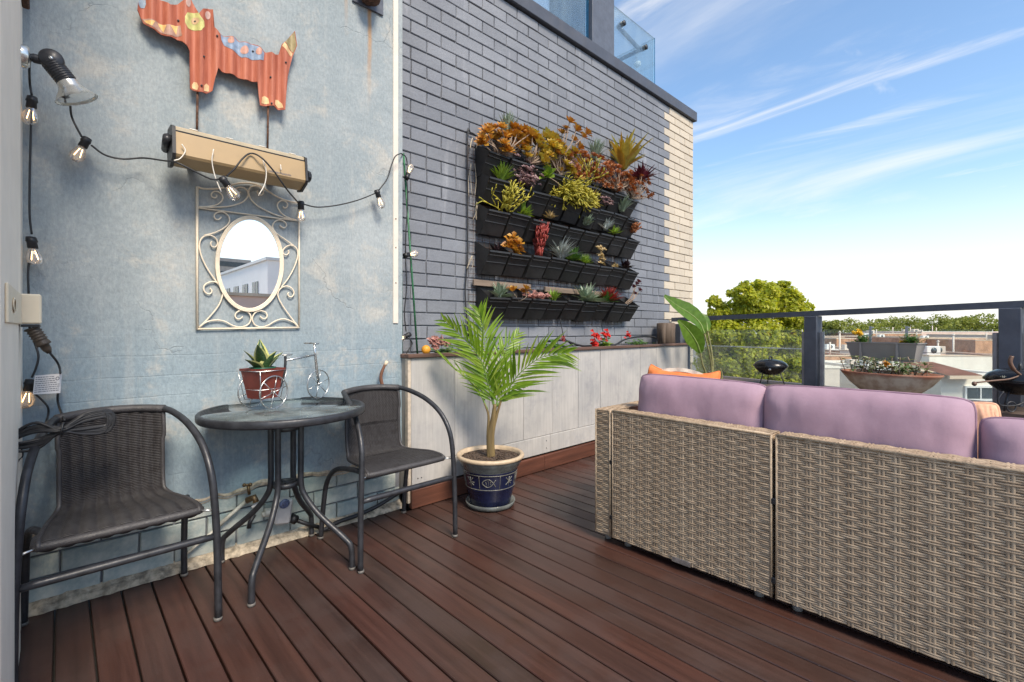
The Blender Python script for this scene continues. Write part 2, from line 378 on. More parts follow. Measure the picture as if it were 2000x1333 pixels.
def m_wicker():
    t = NT('synthetic_wicker'); uv = t.sep('UV')
    row = t.math('FLOOR', uv[1]); seg = t.math('FLOOR', t.math('ADD', t.math('MULTIPLY', uv[0], 1.7), t.math('MULTIPLY', row, .37)))
    wn = t.n('ShaderNodeTexWhiteNoise'); wn.noise_dimensions = '2D'; cb = t.n('ShaderNodeCombineXYZ'); t.l(row, cb.inputs[0]); t.l(seg, cb.inputs[1]); t.l(cb.outputs[0], wn.inputs[0])
    k = t.mix(wn.outputs[0], (.37, .27, .18), (.52, .40, .275))
    st = t.noise(1, 3, .6, t.mapped((1, 1, 1), 'UV')); 
    lng = t.n('ShaderNodeTexNoise'); mp = t.n('ShaderNodeMapping'); t.l(t.tc.outputs['UV'], mp.inputs[0]); mp.inputs['Scale'].default_value = (.35, 5.3, 1); t.l(mp.outputs[0], lng.inputs[0]); lng.inputs['Scale'].default_value = 1.0
    k = t.mix(t.rng(lng.outputs[0], .35, .7), t.mix(1.0, k, (.66, .63, .6), 'MULTIPLY'), k)
    return t.set(k, .48)
def m_chairweave():
    t = NT('dark_cane_weave'); uv = t.sep('UV')
    w = t.math('ABSOLUTE', t.math('SINE', t.math('MULTIPLY', uv[1], math.pi)))
    k = t.mix(t.rng(w, .1, .8), (.005, .0045, .005), (.048, .045, .047)); k = t.mix(t.rng(t.noise(40, 3), .4, .7), k, t.mix(1.0, k, (.7, .66, .66), 'MULTIPLY'))
    t.bump(w, .75, .004); return t.set(k, .6, 0, .3)

MAT = dict(
    plaster=m_plaster(), deck=m_deck(), brick=m_brick('grey_painted_brick', (.165, .175, .200), (1.30, 1.29, 1.26)), cream=m_brick('cream_painted_brick', (.50, .435, .345), (1.08, 1.07, 1.05)),
    panel=m_panel(), wicker=m_wicker(), weave=m_chairweave(),
    mortar=pm('dark_mortar', (.145, .152, .172), .85, var=.25), creammortar=pm('cream_mortar', (.40, .34, .27), .85, var=.25),
    oldbrick=pm('old_blue_brick', (.275, .36, .37), .85, var=.22, scale=11, bump=.6, bscale=45, obj=.13, col2=(.47, .49, .45)),
    rubble=pm('crumbling_mortar', (.40, .34, .26), .95, var=.45, scale=30, bump=1.0, bscale=90, col2=(.62, .52, .39)),
    white=pm('white_wall_paint', (.93, .83, .70), .6, var=.05, scale=5, bump=.25, bscale=30),
    trim=pm('white_trim', (.66, .60, .52), .6, var=.06, scale=9, bump=.2, bscale=70),
    redwood=m_wood('red_kickboard', (.100, .036, .021), 0), rimwood=m_wood('rim_wood', (.13, .070, .050), 0),
    benchwood=m_wood('bench_wood', (.13, .090, .065), 1), logwood=m_wood('old_log', (.14, .10, .075), 2, .8), endboard=m_wood('grey_end_board', (.30, .275, .245), 2, .75),
    slab=pm('concrete_slab', (.05, .047, .044), .9), dark=pm('dark_bronze_tube', (.030, .031, .036), .42, .2, var=.3, scale=30, bump=.08, bscale=120),
    charcoal=pm('charcoal_steel', (.095, .105, .130), .45, .1, var=.12, bump=.05), capsteel=pm('cap_flashing', (.075, .080, .098), .5, .2, var=.12, scale=6),
    black=pm('black_plastic', (.016, .016, .018), .45, var=.3), tray=pm('black_tray_plastic', (.016, .0155, .016), .55, var=.4, scale=9, obj=.2, bump=.2, bscale=30),
    cable=pm('black_cable', (.018, .018, .020), .5), rust=pm('rusty_iron', (.105, .052, .032), .8, .3, var=.5, scale=60, bump=.4),
    creamiron=pm('cream_enamel_iron', (.78, .67, .52), .5, var=.08, scale=30), cream_plastic=pm('cream_plastic', (.80, .68, .50), .45, var=.03),
    heater=pm('tan_heater_enamel', (.34, .235, .120), .45, .1, var=.05, scale=7), heatertop=pm('pale_heater_rail', (.50, .41, .28), .45, .2, var=.06),
    orange_paint=None, steel=pm('brushed_steel', (.55, .55, .54), .28, .95, var=.12), alu=pm('spun_aluminium', (.72, .71, .67), .3, .9, var=.08),
    blackmetal=pm('black_enamel', (.013, .013, .014), .22, .2, var=.2), brown_metal=pm('brown_handle', (.13, .070, .045), .5),
    soil=pm('potting_soil', (.045, .028, .018), .95, var=.6, scale=90, bump=1, bscale=120, col2=(.12, .08, .055)),
    lilac=None, terracotta=None, bluepot=None, potrim=pm('pot_rim_clay', (.48, .37, .25), .5, var=.15, scale=20), potline=pm('pot_relief_glaze', (.15, .145, .125), .3, var=.3, scale=60),
    glaze=pm('grey_green_glaze', (.115, .125, .120), .25, var=.3, scale=12), trough=pm('grey_trough_plastic', (.27, .25, .24), .5, var=.05),
    paper=pm('white_paper', (.78, .75, .74), .7, var=.03), ink=pm('grey_ink', (.16, .15, .16), .8), green_stake=pm('green_stake', (.035, .15, .07), .5, var=.3, scale=20),
    rope=pm('white_cable_tie', (.75, .70, .62), .6), redpot=pm('dark_red_pot', (.15, .032, .022), .4, var=.2), greenpot=pm('green_inner_pot', (.015, .09, .05), .4),
    pipe=pm('white_pipe', (.55, .53, .46), .5, var=.25, scale=40), greyplastic=pm('grey_plastic', (.42, .41, .41), .5, var=.06), brass=pm('old_brass', (.20, .13, .07), .45, .8, var=.4, scale=50),
    orange=pm('orange_fabric', (.72, .20, .055), .85, var=.08, scale=90, bump=.2, bscale=300), print_white=pm('cream_fabric', (.70, .66, .55), .85, var=.1, scale=60), print_green=pm('sage_fabric_print', (.20, .36, .25), .85), peach=pm('peach_fabric', (.72, .40, .25), .85, var=.12, scale=50),
    stem=pm('succulent_stem', (.26, .19, .14), .8, var=.3, scale=60), filament=None)
def finish_mats():
    t = NT('lilac_canvas'); n = t.noise(7, 5, .6); fine = t.noise(420, 2, .6)
    k = t.mix(t.rng(n, .3, .7), (.335, .215, .270), (.385, .255, .315)); k = t.mix(t.rng(fine, .3, .7), t.mix(1.0, k, (.92, .92, .92), 'MULTIPLY'), k)
    t.bump(t.math('ADD', t.math('MULTIPLY', t.noise(16, 4, .5, t.mapped((1, 1, .5))), 1.2), t.math('MULTIPLY', fine, .08)), .16, .015); MAT['lilac'] = t.set(k, .85)
    t = NT('weathered_terracotta'); P = t.sep(); n = t.noise(7, 7, .65)
    k = t.mix(t.rng(t.math('ADD', P[2], t.math('MULTIPLY', n, .06)), .205, .165), (.30, .115, .065), t.mix(t.rng(t.noise(16, 5), .35, .65), (.62, .53, .41), (.42, .31, .22)))
    t.bump(n, .3, .006); MAT['terracotta'] = t.set(k, .75)
    t = NT('cobalt_glaze'); n = t.rng(t.noise(9, 5), .3, .7)
    k = t.mix(n, (.006, .008, .026), (.012, .016, .048)); MAT['bluepot'] = t.set(k, .22)
    t = NT('red_oxide_paint'); g = t.noise(1, 6, .7, t.mapped((28, 28, 3))); k = t.mix(t.rng(g, .3, .72), (.30, .070, .035), (.50, .155, .085)); w = t.rng(t.noise(45, 5, .7), .66, .74)
    k = t.mix(t.math('MULTIPLY', w, .5), k, (.55, .40, .30)); MAT['orange_paint'] = t.set(k, .6)
    t = NT('lamp_filament'); e = t.n('ShaderNodeEmission'); e.inputs[0].default_value = (1, .62, .25, 1); e.inputs[1].default_value = 5; t.l(e.outputs[0], t.out.inputs[0]); MAT['filament'] = t.m
finish_mats()
MAT['bulb'] = glassmat('bulb_glass', (.98, .97, .96), .8, 0, .22, (.85, .8, .76))
MAT['pane'] = glassmat('balustrade_glass', (.93, .97, .955), .9, 0, .05, (.8, .84, .82))
MAT['upper'] = glassmat('upper_balcony_glass', (.93, .985, .99), .6, 0, .05, (.7, .88, .92))
MAT['edge'] = glassmat('glass_edge', (.16, .55, .66), .6)
def m_mirror():
    t = NT('mirror_silver'); return t.set((.93, .94, .93), .0, 1.0)
MAT['mirror'] = m_mirror()

# ================================================================== SETTING
def build_ground():
    mb = MB(); mb.box(-900, 900, -900, 900, -9.2, -9.0)
    tag(mb.build('ground', pm('far_ground', (.16, .15, .13), .9, var=.3, scale=.1)), kind='structure')
build_ground()

def build_deck():
    s = MB(); s.box(XL - .35, 5.0, -1.7, 2.88, -.25, -.05); tag(s.build('terrace_slab', MAT['slab']), kind='structure')
    # the deck: every board a piece of its own
    m0 = MB(); m0.box(-.05, .05, 0, 1, -.3, -.29)
    deck = bpy.data.objects.new('deck', None); COL.objects.link(deck); deck['_o'] = [0., 0., 0.]; tag(deck, kind='structure')
    W = .0905; meshes = []
    for k in range(4):
        mb = MB(); h = W / 2; c = .003
        prof = [(-h, -.022), (-h, -c), (-h + c * .8, 0), (h - c * .8, 0), (h, -c), (h, -.022)]
        ny = 5; V = []; 
        for j in range(ny + 1):
            y = -2.05 + 4.1 * j / ny; wob = .0006 * math.sin(j * 2.1 + k)
            V += [(x + wob, y, z) for x, z in prof]
        n = len(prof); Fc = [(j * n + i, j * n + (i + 1) % n, (j + 1) * n + (i + 1) % n, (j + 1) * n + i) for j in range(ny) for i in range(n)]
        Fc += [tuple(range(n))[::-1], tuple(ny * n + i for i in range(n))]
        o = mb.add(V, Fc).build('plank_source', MAT['deck']); me = o.data; bpy.data.objects.remove(o); me.name = 'plank'; meshes.append(me)
    for i in range(-1, 52):
        x = -.0145 + .0965 * (i + .5)
        y1 = 2.512 if x < 1.44 else 2.412
        ln = y1 + 1.6
        p = inst(meshes[i % 4], 'plank', (x, y1 - ln / 2, 0), deck, scale=(1, ln / 4.1, 1))
        p.location.z = random.uniform(-.0012, .0008)
build_deck()

def ragged(z0, amp, sc, x): return z0 + amp * mnoise.noise(Vector((x * sc, 3.1, 0))) + amp * .5 * mnoise.noise(Vector((x * sc * 3.3, 7.7, 0)))
def build_plaster_wall():
    t = thing('rendered_wall', 'blue grey rendered wall with crumbling base, behind the bistro table', 'wall', (0, YB, 0))
    mb = MB(); nx = 90; x0, x1 = XL - .02, 1.474; G = []
    zs = [None, .36, .5, .8, 1.2, 2.0, 3.9]
    for i in range(nx + 1):
        x = x0 + (x1 - x0) * i / nx; row = []
        for j, z in enumerate(zs):
            zz = ragged(.285, .035, 5, x) if j == 0 else z
            row.append((x, YB + .003 * mnoise.noise(Vector((x * 3, zz * 3, 0))), zz))
        row.insert(0, (x, YB + .022, row[0][2] + .004)); G.append(row)
    mb.grid(G, False); 
    mb.box(x0, x1, YB + .02, YB + .16, .30, 3.9)
    mb.build('render_coat', MAT['plaster'], t)
    mb = MB(); mb.box(x0, 1.468, YB + .025, YB + .17, 0, .34); mb.build('brick_core', MAT['mortar'], t)
    # the exposed lower courses, brick by brick
    src = brick_mesh(.232, .078, .018, MAT['oldbrick'], 3)
    for c in range(4):
        off = .12 * (c % 2)
        for k in range(-1, 8):
            a = max(x0, x0 + k * .24 - off); b = min(1.466, x0 + (k + 1) * .24 - off)
            if b - a < .04: continue
            o = inst(src[random.randrange(3)], 'brick', ((a + b) / 2, YB + .012 + random.uniform(-.003, .003), .035 + .086 * c + .039), t, scale=((b - a - .007) / .232, 1, 1))
    mb = MB(); n = 150; G = []       # mortar fillet crumbling onto the boards
    for i in range(n + 1):
        x = x0 + (1.462 - x0) * i / n; f = mnoise.noise(Vector((x * 14, 1, 0))); g = mnoise.noise(Vector((x * 31, 5, 0)))
        zt = .030 + .012 * f + .008 * g; yo = .030 + .010 * g
        G.append([(x, YB + .02, zt + .012), (x, YB + .004 - .006 * f, zt + .004 * g), (x, YB - yo * .6, zt * .72), (x, YB - yo, .006), (x, YB - yo - .003, .0015)])
    mb.grid(G, False); mb.build('mortar_fillet', MAT['rubble'], t)
    mb = MB(); G = []                # broken lip of render above the bare courses
    for i in range(n + 1):
        x = x0 + (1.462 - x0) * i / n; z = ragged(.285, .035, 5, x); f = mnoise.noise(Vector((x * 17, 2, 0)))
        w = .012 + .016 * max(0, mnoise.noise(Vector((x * 4, 8, 0))) + .35)
        G.append([(x, YB + .021, z - .010 - .006 * f), (x, YB + .004, z - .008), (x, YB - .004 - .003 * f, z + w * .5), (x, YB - .001, z + w + .006 * f), (x, YB + .008, z + w + .012)])
    mb.grid(G, False); mb.build('broken_edge', MAT['rubble'], t)
    # white corner strip with screws
    s = MB(); xa = onY(767, 300, YB)[0]; s.box(xa, xa + .034, YB - .008, YB + .02, 1.085, 3.9, ch=.003); st = s.build('corner_strip', MAT['trim'], t)
    for py in (428, 484, 553):
        z = onY(770, py, YB)[2]; q = MB(); q.lathe([(.0, -.002), (.004, -.002), (.004, 0)], (xa + .016, YB - .008, z), 8, (0, 1, 0)); q.build('screw', MAT['brass'], st)
    s = MB()                         # ragged sealant beside the strip
    for k in range(60):
        z = 1.1 + k * .047; s.ball((xa + .036 + random.uniform(-.003, .003), YB + .01, z), .010, 6, (.7, .8, random.uniform(1.5, 3)))
    s.build('sealant_bead', MAT['trim'], t)
def brick_mesh(L, H, D, mat, variants=4):
    out = []
    for k in range(variants):
        rr = random.Random(k * 17 + 3); c = .0035; V = []
        for (e, y) in ((0, D), (0, c), (c, 0)):
            for sx, sz in ((-1, -1), (1, -1), (1, 1), (-1, 1)):
                V.append((sx * (L / 2 - e) + rr.uniform(-.0022, .0022), y + (rr.uniform(-.0015, .0015) if y < D else 0), sz * (H / 2 - e) + rr.uniform(-.0012, .0012)))
        Fc = [(8, 9, 10, 11)] + [(a + i, a + (i + 1) % 4, b + (i + 1) % 4, b + i) for a, b in ((0, 4), (4, 8)) for i in range(4)]
        o = MB().add(V, Fc, False, rr.random()).build('brick_source', mat); me = o.data; bpy.data.objects.remove(o); me.name = 'brick'; out.append(me)
    return out
build_plaster_wall()

def build_brick_wall():
    ZT = 3.57; XE = 5.58
    t = thing('brick_wall', 'tall grey painted brick wall with a cream end and dark metal cap', 'wall', (3.4, YK, 0))
    b = MB(); b.box(1.30, 5.0, YK + .009, YK + .24, -.04, ZT); b.build('mortar_bed', MAT['mortar'], t)
    b = MB(); b.box(5.0005, XE - .004, YK + .012, YK + .24, -.04, ZT); b.build('cream_mortar_bed', MAT['creammortar'], t)
    gm = brick_mesh(.232, .0785, .03, MAT['brick']); cm = brick_mesh(.232, .0785, .03, MAT['cream'])
    pl = []
    nc = int((ZT - .70) / .086) + 1
    for c in range(nc):
        z = ZT - .045 - .086 * c
        edge = 5.0 if c % 2 == 0 else 4.885
        head = c in (9, 16, 24)
        x = edge; w = .12 if head else .24
        while x > 1.34: pl.append((x - w, x, z, 0)); x -= w
        x = edge
        while x < XE - .02: pl.append((x, min(XE, x + .24), z, 1)); x += .24
    def size(p): 
        x = (p[0] + p[1]) / 2; d = x * DV[0] + YK * DV[1]; return (p[1] - p[0]) / d ** 2
    pl = [p for p in pl if p[1] > 1.46]
    pl.sort(key=size, reverse=True)
    rest = MB(); restc = MB()
    for i, (a, bb, z, cr) in enumerate(pl):
        L = bb - a - .007; yy = YK + random.uniform(-.0025, .0015); mid = (a + bb) / 2
        if i < 300:
            inst((cm if cr else gm)[random.randrange(4)], 'brick', (mid, yy, z), t, rot=(random.uniform(-.006, .006), random.uniform(-.003, .003), random.uniform(-.006, .006)), scale=(L / .232, 1, 1))
        else:
            e = .0035; V = []
            for (q, y) in ((0, .03), (0, e), (e, 0)):
                for sx, sz in ((-1, -1), (1, -1), (1, 1), (-1, 1)): V.append((mid + sx * (L / 2 - q) + random.uniform(-.001, .001), yy + y, z + sz * (.0785 / 2 - q) + random.uniform(-.001, .001)))
            (restc if cr else rest).add(V, [(8, 9, 10, 11)] + [(p + k, p + (k + 1) % 4, q + (k + 1) % 4, q + k) for p, q in ((0, 4), (4, 8)) for k in range(4)])
    tag(rest.build('far_bricks', MAT['brick'], t), kind='stuff'); tag(restc.build('cream_bricks', MAT['cream'], t), 'cream painted bricks toothed into the grey at the wall end', kind='stuff')
    c = MB(); c.box(1.30, XE + .03, YK - .035, YK + .30, ZT + .004, ZT + .115, ch=.004); c.build('cap_flashing', MAT['capsteel'], t)
build_brick_wall()

def build_white_wall():
    t = thing('side_wall', 'white painted side wall at the blue wall corner, carrying lamp and socket', 'wall', (XL, 1.5, 0))
    b = MB(); b.box(XL - .18, XL, 1.50, 2.52, -.05, 3.9); b.build('wall_face', MAT['white'], t)
    b = MB(); b.box(XL + .0005, XL + .006, 1.503, 2.235, 0.0, 3.9, ch=.002); b.build('cover_board', MAT['white'], t)
    b = MB(); p0 = onY(47, 15, 2.46); b.box(XL, XL + .02, 2.40, 2.47, p0[2], p0[2] + .12, ch=.004); tag(b.build('rusty_bracket', MAT['rust'], t))
build_white_wall()

# ------------------------------------------------------------------ planter box along the brick wall
YP, XP0, XP1, ZR = 2.427, 1.477, 4.93, .905
def build_planter():
    t = thing('planter_box', 'long raised planter box of whitewashed boards under the brick wall', 'planter', ((XP0 + XP1) / 2, YP, 0))
    cuts = [XP0 + .012] + [onY(p, 760, YP)[0] for p in (889, 956, 1023, 1080, 1130, 1173, 1213, 1251, 1282, 1311)] + [XP1]
    for a, b in zip(cuts, cuts[1:]):
        m = MB(); G = 2; m.box(a + .0015, b - .0015, YP + random.uniform(0, .003), YP + .018, .255, ZR - .024, ch=.0015); m.build('board', MAT['panel'], t)
    xs = [XP0 + .012, 2.70, XP1]
    for a, b in zip(xs, xs[1:]):
        m = MB(); m.box(a + .001, b - .001, YP - .010, YP + .016, .125, .252, ch=.002); bb = m.build('base_board', MAT['panel'], t)
        for x in ([a + .04, a + .065] if a < 2 else []) + [b - .05, b - .55]:
            for z in ((.172,) if x < a + .1 else (.16, .215)):
                q = MB(); q.lathe([(0, -.0012), (.0042, -.0012), (.0042, 0)], (x, YP - .0102, z), 8, (0, 1, 0)); q.build('screw', MAT['dark'], bb)
    xs = [XP0 + .004, 2.62, 3.55, XP1]
    for a, b in zip(xs, xs[1:]):
        m = MB(); m.box(a + .001, b - .001, YP - .022, YP + .010, .004, .112, ch=.003); m.build('kick_board', MAT['redwood'], t)
    m = MB(); m.box(XP0 + .01, XP1, YP + .02, YP + .03, .0, .27); m.build('backing', MAT['slab'], t)
    m = MB(); m.box(XP0 - .006, XP0 + .012, YP + .032, 2.665, .10, ZR - .024, ch=.002); m.build('end_board', MAT['endboard'], t)
    m = MB(); m.box(XP0 - .010, XP0 + .011, YP - .002, YP + .030, .035, ZR - .024, ch=.002); m.build('corner_post', pm('pale_corner_post', (.50, .42, .33), .7, var=.2, scale=30), t)
    m = MB(); m.box(XP0 - .016, XP1 + .01, YP - .018, YP + .042, ZR - .022, ZR, ch=.003); m.build('rim', MAT['rimwood'], t)
    m = MB(); m.box(XP0 - .016, XP0 + .03, YP + .043, 2.668, ZR - .022, ZR, ch=.003); m.build('end_rim', MAT['rimwood'], t)
    m = MB(); G = [[(XP0 + .02 + (XP1 - XP0 - .02) * i / 60, YP + .03 + .225 * j / 5, ZR - .045 + .02 * mnoise.noise(Vector((i * .6, j * .9, 0)))) for j in range(6)] for i in range(61)]
    m.grid(G, False); m.build('soil', MAT['soil'], t)
build_planter()

# ------------------------------------------------------------------ railing, ledge
RA, RB = np.array([4.97, 2.45, 0]), np.array([4.33, -.042, 0]); RD = nrm(RB - RA); RN = np.array([RD[1], -RD[0], 0])   # RN points back to the terrace
if RN[0] > 0: RN = -RN
ZB = .575
def rail_at(px):                       # point of the railing line under a photo column
    v = ray(px, HOR); A = np.array([[RD[0], -v[0]], [RD[1], -v[1]]]); s = np.linalg.solve(A, -RA[:2])[0]; return s
def RM(s, n, z): return RA + RD * s + RN * n + np.array([0, 0, z])
def rbox(mb, s0, s1, n0, n1, z0, z1, ch=0, tilt=0):
    M = Matrix(((RD[0], RN[0], 0, RA[0]), (RD[1], RN[1], 0, RA[1]), (0, 0, 1, 0), (0, 0, 0, 1)))
    mb.box(s0, s1, n0, n1, z0, z1, M=M, ch=ch); return mb
def build_railing():
    s0 = -.20; send = 4.3
    t = thing('balustrade', 'charcoal steel balustrade with clear glass panels along the terrace edge', 'railing', RA)
    m = MB(); pts = [RM(s, 0, 1.160 + .018 * max(0, s)) for s in (s0, send)]
    a, b = pts; q = []
    for p in (a, b):
        for dn, dz in ((-.034, -.022), (.034, -.022), (.034, .021), (-.034, .021)): q.append(p + RN * dn + np.array([0, 0, dz]))
    m.add(q, [(0, 1, 2, 3)[::-1], (4, 5, 6, 7), (0, 1, 5, 4), (1, 2, 6, 5), (2, 3, 7, 6), (3, 0, 4, 7)]); m.build('top_rail', MAT['charcoal'], t)
    ps = [rail_at(1588), rail_at(1977)]
    for s in ps:
        m = MB(); rbox(m, s - .052, s + .052, -.045, .045, ZB - .2, 1.139 + .018 * s, .004); po = m.build('post', MAT['charcoal'], t)
        m = MB()
        for sg in (-1, 1): rbox(m, s + sg * .075 - .012, s + sg * .075 + .012, -.016, .016, ZB + .004, 1.03, .003)
        m.build('glazing_channel', pm('grey_channel', (.30, .28, .28), .5), po)
    m = MB(); rbox(m, -.02, .02, -.02, .02, ZB - .2, .94, .003); m.build('end_post', MAT['charcoal'], t)
    edges = [.03] + [x for s in ps for x in (s - .09, s + .09)] + [send]
    for a, b in zip(edges[::2], edges[1::2]):
        m = MB(); rbox(m, a, b, -.006, .006, ZB + .01, 1.045); p = m.build('glass_panel', MAT['pane'], t)
        m = MB(); rbox(m, a, b, -.0065, .0065, 1.0455, 1.050); m.build('glass_edge', MAT['pane'], p)
    m = MB(); rbox(m, -.1, ps[0] - .09, -.060, -.052, .874, .884); m.build('outer_wire', MAT['rope'], t)
    # ledge: parapet and timber bench under the glass
    t = thing('timber_bench', 'brown timber bench built along the glass balustrade', 'bench', RM(1.5, .2, 0))
    m = MB(); rbox(m, -.25, send, -.09, .05, -1.0, ZB - .035); m.build('parapet', MAT['endboard'], t)
    for k in range(4):
        m = MB(); rbox(m, -.02, send, -.085 + k * .122, .030 + k * .122, ZB - .032, ZB, .004); m.build('slat', MAT['benchwood'], t)
    m = MB(); rbox(m, -.02, send, .375, .398, ZB - .16, ZB - .036, .003); m.build('fascia', MAT['benchwood'], t)
    for s in (.1, 1.4, 2.8, 4.1):
        m = MB(); rbox(m, s, s + .07, .30, .37, 0, ZB - .036, .003); m.build('leg', MAT['benchwood'], t)
build_railing()

# ------------------------------------------------------------------ balcony on top of the brick wall
def build_upper():
    ZT = 3.685; Y = 2.80
    t = thing('roof_balustrade', 'frameless blue tinted glass balustrade above the brick wall cap', 'railing', (3.6, Y, ZT))
    xs = onY(1195, 60, Y)[0]; xe = onY(1277, 100, Y)[0]; xp = onY(1150, 60, Y)[0]
    m = MB(); m.box(1.6, xp - .05, Y - .006, Y + .006, ZT, ZT + 1.25); p = m.build('glass_panel', MAT['upper'], t)
    m = MB(); m.box(xp - .048, xp - .012, Y - .007, Y + .007, ZT, ZT + 1.25); m.build('glass_edge', MAT['edge'], p)
    xq = onY(1035, 5, Y)[0]; xr = onY(1112, 57, Y)[0]
    m = MB(); m.box(xq - 1.0, xr, Y + .02, Y + .04, ZT, ZT + .075); m.build('base_channel', MAT['edge'], t)
    gh = onY(1277, 75, Y)[2]
    m = MB(); m.box(xs + .004, xe, Y - .006, Y + .006, ZT, gh); p = m.build('glass_panel', MAT['upper'], t)
    m = MB(); m.box(xe + .001, xe + .012, Y - .006, Y + 1.2, ZT, gh); m.build('glass_panel', MAT['upper'], t)
    m = MB(); m.box(xe + .0005, xe + .008, Y - .010, Y - .0065, ZT, gh); m.build('glass_edge', MAT['edge'], p)
    a = onY(1207, 52, Y + .07); b = onY(1250, 98, Y + .07); m = MB(); m.tube([a, b], .022, 12); m.build('hand_rail', MAT['dark'], t)
    c = b + np.array([0, 1.1, 0.0]); m = MB(); m.tube([b, c], .022, 12); m.build('hand_rail', MAT['dark'], t)
    for q in (a, b):
        m = MB(); m.tube([q + np.array([0, -.085, 0]), q + np.array([0, -.02, 0])], .026, 12); m.build('glass_fixing', MAT['dark'], t)
    t2 = thing('roof_pillar', 'dark steel pillar rising beside the upper glass balustrade', 'pillar', (xs, Y, ZT))
    m = MB(); m.box(xp + .02, xs, Y - .03, Y + .20, ZT, ZT + 2.4, ch=.004); m.build('column', MAT['charcoal'], t2)
    m = MB(); m.box(xp - .008, xp + .017, Y + .02, Y + .5, ZT, ZT + 2.4); m.build('door_frame', MAT['black'], t2)
    l = onY(1245, 126, Y + .30); t3 = thing('globe_lamp', 'small white globe lamp behind the upper glass corner', 'lamp', (l[0], l[1], l[2]))
    m = MB(); m.ball(l, .042, 14); m.build('globe', pm('opal_globe', (.8, .78, .74), .3), t3)
    m = MB(); m.tube([l + np.array([-.02, 0, .04]), l + np.array([-.06, 0, .16])], .008, 8); m.build('stalk', MAT['steel'], t3)
build_upper()

